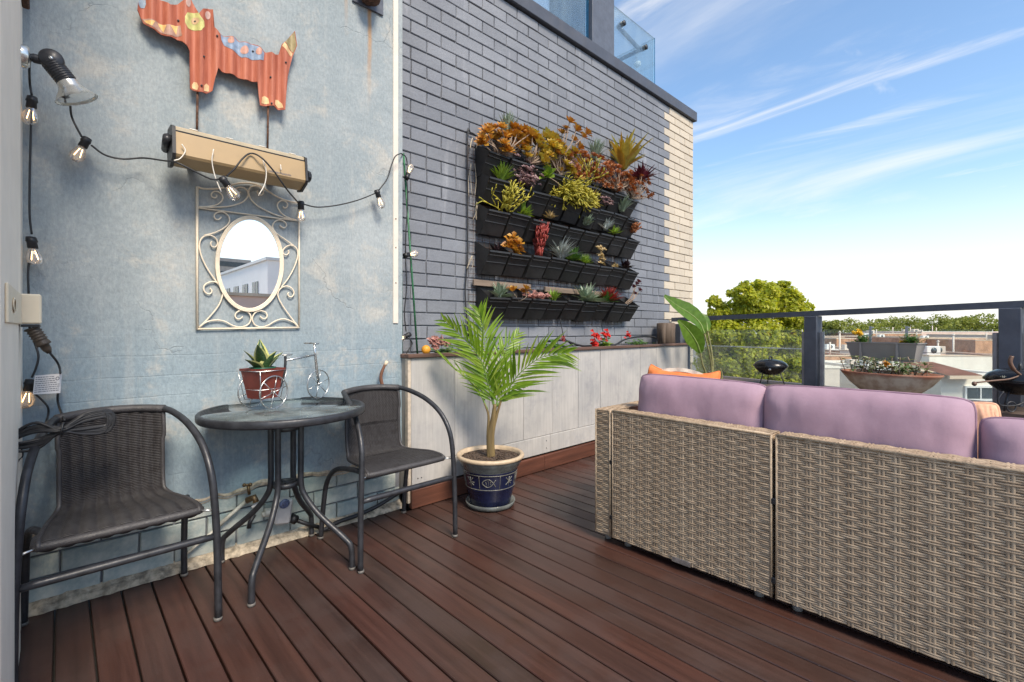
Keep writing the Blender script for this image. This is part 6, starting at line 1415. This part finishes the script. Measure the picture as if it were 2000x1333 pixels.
def build_ledge_things():
    grill('small black kettle grill with a clear ledge round it, beside the broad leaved plant', ledge(1505, .22))
    C = ledge(1992, .25); t = grill('black kettle grill with long wooden handled rods by the charcoal post', C, sc=1.15)
    q = lambda x, y: onD(x, y, 2.70); br = MAT['brown_metal']
    m = MB(); m.tube(spl([q(2004, 745), q(1992, 732), q(1980, 722), q(1973, 708), q(1976, 696)], 5), [.007 - .0000 * i for i in range(10)] + [.010] * 11, 8); m.build('handle', br, t)
    m = MB(); m.tube(spl([q(1992, 734), q(1970, 741), q(1940, 744), q(1905, 748)], 5), .0048, 7); m.build('rod', br, t)
    m = MB(); m.ball(q(1903, 750), .015, 8, (1.3, .8, .9)); m.build('rod_end', br, t)
    m = MB(); m.tube(spl([q(1960, 765), q(1950, 780), q(1955, 792), q(1985, 792), q(2000, 785)], 6), .004, 6); ring = [q(1975 + 9 * math.cos(a), 795 + 10 * math.sin(a)) for a in np.linspace(0, 6.2, 18)]; m.tube(ring, .004, 6, closed=True); m.build('wire_stand', MAT['dark'], t)
    # terracotta bowl
    C = ledge(1736, .27); t = thing('terracotta_bowl', 'wide weathered terracotta bowl of pale leaved flowering plants on the bench', 'planter', C)
    ang = math.atan2(RD[1], RD[0]); m = MB(); prof = [(0, .0), (.10, .0), (.17, .035), (.24, .095), (.292, .160), (.300, .172), (.290, .174), (.27, .150), (0, .135)]
    n = 44; V = []
    for r, z in prof:
        for k in range(n): a = 2 * math.pi * k / n; V.append(C + RD * r * math.cos(a) + RN * r * .62 * math.sin(a) + np.array([0, 0, z]))
    m.add(V, [(i * n + k, i * n + (k + 1) % n, (i + 1) * n + (k + 1) % n, (i + 1) * n + k) for i in range(len(prof) - 2) for k in range(n)], True); m.build('bowl', MAT['terracotta'], t)
    m = MB(); m.add([C + np.array([0, 0, .150])] + [C + RD * .268 * math.cos(2 * math.pi * k / n) + RN * .166 * math.sin(2 * math.pi * k / n) + np.array([0, 0, .150]) for k in range(n)], [(0, 1 + k, 1 + (k + 1) % n) for k in range(n)]); m.build('soil', MAT['soil'], t)
    rr = random.Random(6); p = thing('flowering_plant', 'pale green leaved plant with pink and orange blooms in the terracotta bowl', 'plant', C + np.array([0, 0, .15]))
    m = MB(); s = MB(); B0 = C + np.array([0, 0, .15])
    for k in range(46):
        a = rr.uniform(-.24, .22); a = -.13 + rr.gauss(0, .06) if k % 2 else .10 + rr.gauss(0, .06); b = rr.uniform(-.08, .08); h = rr.uniform(.05, .135); base = B0 + RD * a + RN * b; top = base + np.array([rr.uniform(-.05, .05), rr.uniform(-.05, .05), h]); s.tube([base, top], .0025, 4)
        for j in range(7):
            an = rr.uniform(0, 6.28); f = rr.uniform(.35, 1); m.leaf(base + (top - base) * f, (math.cos(an), math.sin(an), rr.uniform(-.1, .7)), (0, 0, 1), rr.uniform(.03, .055), rr.uniform(.018, .03), .25, 3, .15, .5, rnd=rr.random())
    s.build('stems', MAT['stem'], p); m.build('leaves', leafmat('variegated_leaf', [(.10, .17, .06), (.20, .27, .12), (.42, .44, .28), (.14, .20, .09)], .5, .2), p)['kind'] = 'stuff'
    for (x, y, mt) in ((1731, 712, 'orange'), (1748, 722, 'pinkf'), (1772, 718, 'pinkf'), (1808, 730, 'pinkf')):
        m = MB(); c = onD(x, y, 3.3)
        for k in range(10): rosette(m, c + np.array([rr.gauss(0, .008), rr.gauss(0, .008), rr.gauss(0, .006)]), (rr.uniform(-1, 1), -1, 1), .02, 6, .8, rr, 5, 50)
        m.build('bloom', SM[mt], p)
    # grey trough hooked over the glass
    a = ledge(1662, .10); b = ledge(1800, .10); s0 = (a - RA) @ RD; s1 = (b - RA) @ RD; zt = .955; t = thing('hanging_trough', 'grey plastic flower trough hooked over the glass panel', 'planter', (a + b) / 2 + np.array([0, 0, .25]))
    m = MB(); V = []
    for e, z in ((-.028, zt - .135), (0, zt - .008), (.006, zt - .007), (.006, zt), (-.004, zt), (-.006, zt - .03)):
        for ss, nn in ((s0 - e, .030 - e * .6), (s1 + e, .030 - e * .6), (s1 + e, .170 + e), (s0 - e, .170 + e)): V.append(RM(ss, nn, z))
    m.add(V, [(0, 3, 2, 1)] + [(i * 4 + k, i * 4 + (k + 1) % 4, i * 4 + 4 + (k + 1) % 4, i * 4 + 4 + k) for i in range(5) for k in range(4)]); m.build('trough', MAT['trough'], t)
    m = MB(); rbox(m, s0 + .012, s1 - .012, .045, .160, zt - .034, zt - .028); m.build('soil', MAT['soil'], t)
    for f in (.22, .74):
        ss = s0 + (s1 - s0) * f; m = MB(); rbox(m, ss - .008, ss + .008, .020, .026, zt - .05, 1.075); rbox(m, ss - .008, ss + .008, -.016, .020, 1.062, 1.070); m.build('hook', MAT['greyplastic'], t)
        m = MB(); rbox(m, ss - .007, ss + .007, .168, .176, zt - .13, zt - .005); m.build('strap', MAT['trough'], t)
    for (f, lb, hh, fl) in ((.17, 'dark leaved marigold at the post end of the grey trough', .085, [(1676, 651)]), (.50, 'low green seedling in the middle of the grey trough', .03, []), (.86, 'bushy marigold with a drooping yellow bloom in the grey trough', .10, [(1763, 671)])):
        B0 = RM(s0 + (s1 - s0) * f, .10, zt - .03); p = thing('marigold', lb, 'plant', B0); m = MB(); s = MB()
        for k in range(int(16 + hh * 300)):
            d = np.array([rr.gauss(0, .03), rr.gauss(0, .03), rr.uniform(.3, 1) * hh]); s.tube([B0, B0 + d], .0016, 4)
            for j in range(3): an = rr.uniform(0, 6.28); m.leaf(B0 + d * rr.uniform(.4, 1), (math.cos(an), math.sin(an), rr.uniform(0, .8)), (0, 0, 1), rr.uniform(.02, .04), .014, .2, 3, .15, .5, rnd=rr.random())
        s.build('stems', SM['green'], p); m.build('leaves', SM['green'], p)['kind'] = 'stuff'
        for (x, y) in fl:
            m = MB(); c = onD(x, y, 3.42)
            for k in range(16): rosette(m, c + np.array([rr.gauss(0, .011), rr.gauss(0, .011), rr.gauss(0, .009)]), (rr.uniform(-1, 1), -1, 1), .022, 6, .8, rr, 5, 50)
            m.build('bloom', SM['yflower'], p)
build_ledge_things()

# ================================================================== BEYOND THE TERRACE
def far(px, d, z=0): p = onD(px, HOR, d); p[2] = z; return p
def leaves(mb, C, rad, n, size, rng, shell=.55, squash=1.0):
    """n leaf faces spread through a clump"""
    d = rng.normal(size=(n, 3)); d /= np.linalg.norm(d, axis=1)[:, None]; r = (shell + (1 - shell) * rng.random(n)) ** .5
    P = np.array(C) + d * r[:, None] * np.array(rad); nn = d + rng.normal(size=(n, 3)) * .7; nn[:, 2] += .5; nn /= np.linalg.norm(nn, axis=1)[:, None]
    u = np.cross(nn, rng.normal(size=(n, 3))); u /= np.linalg.norm(u, axis=1)[:, None]; v = np.cross(nn, u); s = size * rng.uniform(.6, 1.3, n)[:, None]
    V = np.stack([P - u * s * .5, P - v * s * .33 + nn * s * .08, P + u * s * .5, P + v * s * .33 + nn * s * .08], 1).reshape(-1, 3)
    o = mb.n; mb.v.append(V); mb.n += len(V)
    R_ = rng.random(n)
    for k in range(n): mb.f.append([o + 4 * k, o + 4 * k + 1, o + 4 * k + 2, o + 4 * k + 3]); mb.s.append(False); mb.r.append(float(R_[k]))
def tree(label, base, clumps, nleaf, size, mat, seed, name='tree', group=None, trunk_r=.18):
    t = thing(name, label, 'tree', base, group); rng = np.random.default_rng(seed); B = np.array(base, float)
    ctr = np.mean([c[0] for c in clumps], 0); lowest = min(c[0][2] for c in clumps); k0 = np.array([ctr[0], ctr[1], lowest - .3])
    m = MB(); m.tube(spl([B, (B + k0) / 2 + np.array([.15, .1, 0]), k0], 5), [trunk_r * (1 - .45 * i / 10) for i in range(11)], 8)
    for c, r in clumps: m.tube(spl([k0, (k0 + c) / 2 + rng.normal(size=3) * .12, c], 4), [trunk_r * .5 * (1 - .8 * i / 8) for i in range(9)], 6)
    m.build('trunk', pm('tree_bark', (.10, .08, .06), .9, var=.4, scale=8), t)
    m = MB(); tot = sum(np.prod(c[1]) ** (2 / 3) for c in clumps)
    for c, r in clumps:
        nn = int(nleaf * np.prod(r) ** (2 / 3) / tot); leaves(m, c, r * 1.0, nn // 2, size, rng, .35)
        for k in range(9):                 # ragged sprays round each clump
            d = rng.normal(size=3); d /= np.linalg.norm(d); leaves(m, c + d * r * rng.uniform(.75, 1.12), r * rng.uniform(.28, .5), nn // 18, size, rng, .0)
    tag(m.build('crown', mat, t), kind='stuff'); return t
TL = dict(plane=leafmat('plane_tree_leaf', [(.46, .48, .035), (.58, .58, .05), (.34, .40, .03), (.68, .63, .08), (.28, .34, .03)], .5, .55), far=leafmat('far_tree_leaf', [(.20, .24, .035), (.28, .31, .05), (.34, .36, .08), (.14, .185, .03)], .6, .4))
def build_trees():
    D = 15.0; rng = np.random.default_rng(3); cl = []
    for (x, y, r, dd) in ((1480, 600, .62, 0), (1430, 612, .5, .4), (1530, 596, .55, .2), (1555, 618, .42, -.2), (1400, 620, .34, .3), (1450, 575, .36, 0), (1510, 570, .34, .3), (1540, 578, .28, 0), (1415, 655, .6, 0), (1480, 660, .7, -.3), (1545, 655, .55, 0), (1400, 700, .55, .2), (1460, 715, .7, -.3), (1530, 705, .6, .1), (1570, 690, .4, .5), (1430, 755, .7, 0), (1510, 760, .7, 0), (1560, 750, .5, .2), (1578, 603, .16, 0), (1395, 590, .2, .3), (1480, 555, .18, 0), (1560, 585, .16, .1), (1535, 556, .14, .2), (1590, 625, .12, 0), (1470, 820, 1.0, 0), (1540, 830, .9, 0), (1400, 820, .9, .3)):
        c = onD(x, y, D + dd); cl.append((c, np.array([r, r, r * .85])))
    tree('large yellow green plane tree rising behind the terrace railing', far(1480, D, -9.0), cl, 60000, .13, TL['plane'], 5)
    cl = []
    for (x, y, d, w, h, lb) in ((1625, 640, 62, 2.3, 1.6, 'small round tree behind the trough at the skyline'), (1690, 638, 78, 4.5, 1.9, 'broad low tree on the skyline above the grey trough'), (1765, 634, 85, 4.6, 2.3, 'rounded skyline tree next to the broad low one'), (1835, 633, 74, 3.6, 2.2, 'dense skyline tree over the corrugated roofs'), (1900, 629, 66, 3.6, 2.4, 'tallest dark skyline tree beside the charcoal post'), (1948, 642, 60, 1.6, 1.4, 'little pale tree right against the charcoal post'), (1995, 640, 64, 2.4, 1.7, 'skyline tree past the charcoal post'), (1560, 648, 90, 4.5, 1.8, 'far tree glimpsed beside the plane tree')):
        C = onD(x, y, d); cs = [(C + np.array([rng.uniform(-.7, .7) * w, rng.uniform(-.7, .7) * w, rng.uniform(-.8, .45) * h]), np.array([w * .42, w * .42, h * .42]) * rng.uniform(.7, 1.2)) for k in range(11)]
        tree(lb, far(x, d, -9.0), cs, 3600, .32, TL['far'], int(x), 'skyline_tree', 'trees along the skyline', .3)
build_trees()

BM = dict(w=pm('pale_render', (.80, .73, .64), .8, var=.06, scale=1.2), g=pm('grey_render', (.60, .52, .45), .8, var=.1, scale=1), o=pm('orange_brick_wall', (.50, .27, .16), .85, var=.22, scale=3), p=pm('pink_render', (.74, .52, .44), .8, var=.08, scale=1), rf=pm('pale_metal_roof', (.68, .58, .50), .55, var=.1, scale=.8), rr=pm('red_iron_roof', (.46, .22, .14), .6, var=.2, scale=2), cp=pm('parapet_coping', (.64, .50, .38), .8, var=.12, scale=2), gl=pm('window_glass', (.07, .085, .095), .12, var=.3, scale=2), fr=pm('window_frame', (.70, .69, .67), .5, var=.05))
def building(label, px0, px1, d, ytop, depth, wall, roof=None, cop='cp', windows=(), base=-9.0, extra=None, yaw=0):
    """front face across photo columns px0..px1 at distance d; ytop: photo row of the parapet"""
    a, b = far(px0, d), far(px1, d); U = nrm(b - a); U = nrm(np.array([U[0], U[1], 0])); N = np.array([-U[1], U[0], 0])
    if N @ DV < 0: N = -N
    L = np.linalg.norm(b - a); zt = ZC + (HOR - ytop) * d / F
    M = Matrix(((U[0], N[0], 0, a[0]), (U[1], N[1], 0, a[1]), (0, 0, 1, 0), (0, 0, 0, 1)))
    t = thing('building', label, 'building', (a + b) / 2 + np.array([0, 0, base])); 
    m = MB(); m.box(0, L, 0, depth, base, zt - .25, M=M); m.build('wall', wall, t)
    for (x0, x1, y0, y1) in ((0, L, 0, .22), (0, L, depth - .22, depth), (0, .22, .2205, depth - .2205), (L - .22, L, .2205, depth - .2205)):
        m = MB(); m.box(x0, x1, y0, y1, zt - .249, zt - .06, M=M); pa = m.build('parapet', wall, t); m = MB(); m.box(x0 - .02, x1 + .02, y0 - .02, y1 + .02, zt - .059, zt, M=M); m.build('coping', BM[cop], pa)
    m = MB(); n = max(4, int(L / .5)); G = [[tuple(M @ Vector((.25 + (L - .5) * i / n, .25 + (depth - .5) * j, zt - .20 + .06 * (i % 2) + .03 * j))) for j in (0, 1)] for i in range(n + 1)]; m.grid(G, False); m.build('roof', roof or BM['rf'], t)
    for (x0, x1, y0, y1) in windows:
        u0 = (far(x0, d) - a) @ U; u1 = (far(x1, d) - a) @ U; z1, z0 = ZC + (HOR - y0) * d / F, ZC + (HOR - y1) * d / F; fw = max(.04, (u1 - u0) * .06)
        m = MB(); m.box(u0, u1, -.05, .02, z0, z0 + fw, M=M); m.box(u0, u1, -.05, .02, z1 - fw, z1, M=M); m.box(u0, u0 + fw, -.05, .02, z0 + fw, z1 - fw, M=M); m.box(u1 - fw, u1, -.05, .02, z0 + fw, z1 - fw, M=M); m.box((u0 + u1) / 2 - fw * .3, (u0 + u1) / 2 + fw * .3, -.045, .02, z0 + fw, z1 - fw, M=M); wi = m.build('window', BM['fr'], t)
        m = MB(); m.box(u0 + fw, u1 - fw, -.02, .01, z0 + fw, z1 - fw, M=M); m.build('pane', BM['gl'], wi)
    rr = random.Random(int(px0 * 7 + d))
    for k in range(rr.choice((1, 2, 3))):          # rooftop clutter: vents and air units
        x = rr.uniform(.12, .85) * L; y = rr.uniform(.25, .7) * depth; s = rr.uniform(.25, .5)
        m = MB(); m.box(x, x + s * 1.5, y, y + s, zt - .15, zt - .1 + s * .9, M=M, ch=.02); un = m.build('air_unit', BM['fr'] if rr.random() < .6 else BM['g'], t)
        m = MB(); c = M @ Vector((x + s * .75, y - .004, zt - .1 + s * .45)); m.lathe([(0, -.01), (s * .32, -.01), (s * .32, .02)], tuple(c), 14, tuple(N)); m.build('fan_grille', BM['gl'], un)
        m = MB(); c = M @ Vector((rr.uniform(.1, .9) * L, rr.uniform(.2, .8) * depth, zt - .2)); m.tube([tuple(c), (c.x, c.y, c.z + rr.uniform(.4, .9))], .05, 7); m.build('vent_pipe', BM['rf'], t)
    return t, M, L, zt
def build_town():
    t, M, L, zt = building('white rendered house with a square window below the red iron lean-to', 1838, 1990, 13.5, 731, 6, BM['w'], windows=((1882, 1944, 754, 783),), cop='w')
    m = MB(); n = 44; G = [[tuple(M @ Vector((-.1 + (L * .42) * i / n, 1.2 - 1.55 * j, zt + .24 - .26 * j + .028 * (i % 2)))) for j in (0, 1)] for i in range(n + 1)]; m.grid(G, False); m.build('lean_to_roof', BM['rr'], t)
    m = MB(); m.box(-.14, L * .44, -.42, -.36, zt - .10, zt - .01, M=M); m.build('gutter', BM['cp'], t)
    t, M, L, zt = building('white gabled house with terracotta coping in front of the flower trough', 1688, 1822, 15.5, 724, 7, BM['w'], cop='cp', windows=((1700, 1722, 722, 748),))
    for k in range(9):
        m = MB(); m.box(L * .62 - .02, L * .62 + .9, -.06, -.02, zt - .35 - k * .13, zt - .30 - k * .13, M=M); m.build('louvre_slat', BM['fr'], t)
    building('grey rendered house beside the charcoal post, behind the terracotta bowl', 1606, 1640, 14, 716, 6, BM['g'], cop='w')
    building('low orange house with a red iron roof beside the grey trough', 1604, 1700, 24, 694, 8, BM['o'], roof=BM['rr'])
    building('wide house with an orange brick parapet behind the grey trough', 1690, 1836, 27, 688, 9, BM['o'], windows=((1715, 1730, 695, 712), (1780, 1800, 695, 712)))
    building('pale shop with a red iron roof behind the white house', 1815, 1990, 22, 694, 6, BM['w'], roof=BM['rr'])
    building('long orange brick warehouse beyond the pale roofs', 1795, 1925, 38, 660, 12, BM['o'], windows=((1838, 1846, 668, 684), (1862, 1880, 672, 684)))
    building('orange brick warehouse right beside the charcoal post', 1905, 2060, 34, 664, 16, BM['o'])
    building('orange brick shed left of the flower trough', 1634, 1672, 36, 661, 8, BM['o'])
    building('orange brick block behind the smaller orange shed', 1600, 1650, 44, 658, 8, BM['o'])
    building('far orange brick warehouse row below the skyline trees', 1705, 1800, 55, 651, 10, BM['o'], cop='w')
    building('far pink terrace row below the tallest skyline tree', 1800, 1980, 58, 648, 10, BM['p'], cop='w')
    building('grey shed far past the charcoal post', 1990, 2200, 45, 655, 10, BM['g'])
    for (x, d, y0, y1, lb) in ((1640, 30, 650, 700, 'thin pale flue pipe left of the trough'), (1862, 30, 655, 690, 'thin pale flue pipe over the brick warehouse'), (1832, 30, 668, 682, 'short rusty flue on the brick warehouse')):
        a = onD(x, y1, d); b = onD(x, y0, d); f = thing('flue_pipe', lb, 'flue', (a[0], a[1], a[2])); m = MB(); m.tube([a - np.array([0, 0, 1.5]), b], .05, 8); m.build('pipe', BM['rf'], f); m = MB(); m.lathe([(0, .12), (.09, .02), (.09, 0), (0, 0)], b, 10); m.build('cowl', BM['rf'], f)
    w = thing('overhead_wire', 'sagging dark service wire strung across the rooftops', 'wire', onD(1880, 692, 17)); m = MB(); m.tube(spl([onD(1760, 688, 18), onD(1860, 691, 17), onD(1960, 697, 16), onD(2050, 702, 15)], 6), .012, 5); m.build('cable', MAT['cable'], w)
    # what the mirror shows, behind the terrace
    t = thing('office_block', 'white office block with rows of windows, seen in the oval mirror', 'building', (13, -30, -9)); Wm = pm('white_office_render', (.88, .87, .85), .7, var=.03, scale=1)
    m = MB(); m.box(7.9, 24, -40, -22, -9, 4.7); m.build('wall', Wm, t); m = MB(); m.box(7.8, 24.1, -40.1, -21.9, 4.701, 4.85); m.build('coping', BM['fr'], t)
    for fl in range(4):
        for k in range(8):
            y = -23.6 - k * 2.0; z = 2.2 - fl * 3.0
            m = MB(); m.box(7.86, 7.95, y - 1.05, y, z, z + 1.5); wi = m.build('window', BM['gl'], t); m = MB(); m.box(7.84, 7.88, y - .56, y - .50, z, z + 1.5); m.box(7.84, 7.88, y - 1.05, y - .565, z + .72, z + .77); m.box(7.84, 7.88, y - .495, y, z + .72, z + .77); m.build('glazing_bar', BM['fr'], wi)
    t = thing('pink_house', 'low pink rendered house in front of the mirrored office block', 'building', (5, -15, -9)); m = MB(); m.box(1.5, 7.2, -19, -14, -9, 2.25); m.build('wall', BM['p'], t); m = MB(); m.box(1.4, 7.3, -19.1, -13.9, 2.251, 2.36); m.build('coping', BM['cp'], t); m = MB(); m.box(3.2, 3.9, -13.99, -13.9, 1.2, 1.8); m.build('window', BM['gl'], t)
    for (x, y, w_, h, lb) in ((30, -190, 14, 33, 'tall glass tower far behind the mirrored office block'), (46, -200, 12, 27, 'lower grey tower beside the tall glass tower')):
        t = thing('tower_block', lb, 'building', (x, y, -9)); m = MB(); m.box(x - w_ / 2, x + w_ / 2, y - 8, y + 8, -9, h); m.build('wall', BM['g'], t)
        for k in range(9): m = MB(); z = h - 3 - k * 3.6; m.box(x - w_ / 2 + .5, x + w_ / 2 - .5, y + 7.95, y + 8.1, z, z + 1.8); m.build('window_band', BM['gl'], t)
    cs = [(np.array([4.3 + .5 * i, -9.5 + .3 * (i % 2), .55 + .25 * (i % 3)]), np.array([.5, .5, .4])) for i in range(4)]
    tree('yellow green street tree top seen at the foot of the mirror', (5, -9.5, -9.0), cs, 1500, .13, TL['plane'], 77, 'street_tree')
build_town()

for o in list(bpy.data.objects):
    if '_o' in o: del o['_o']
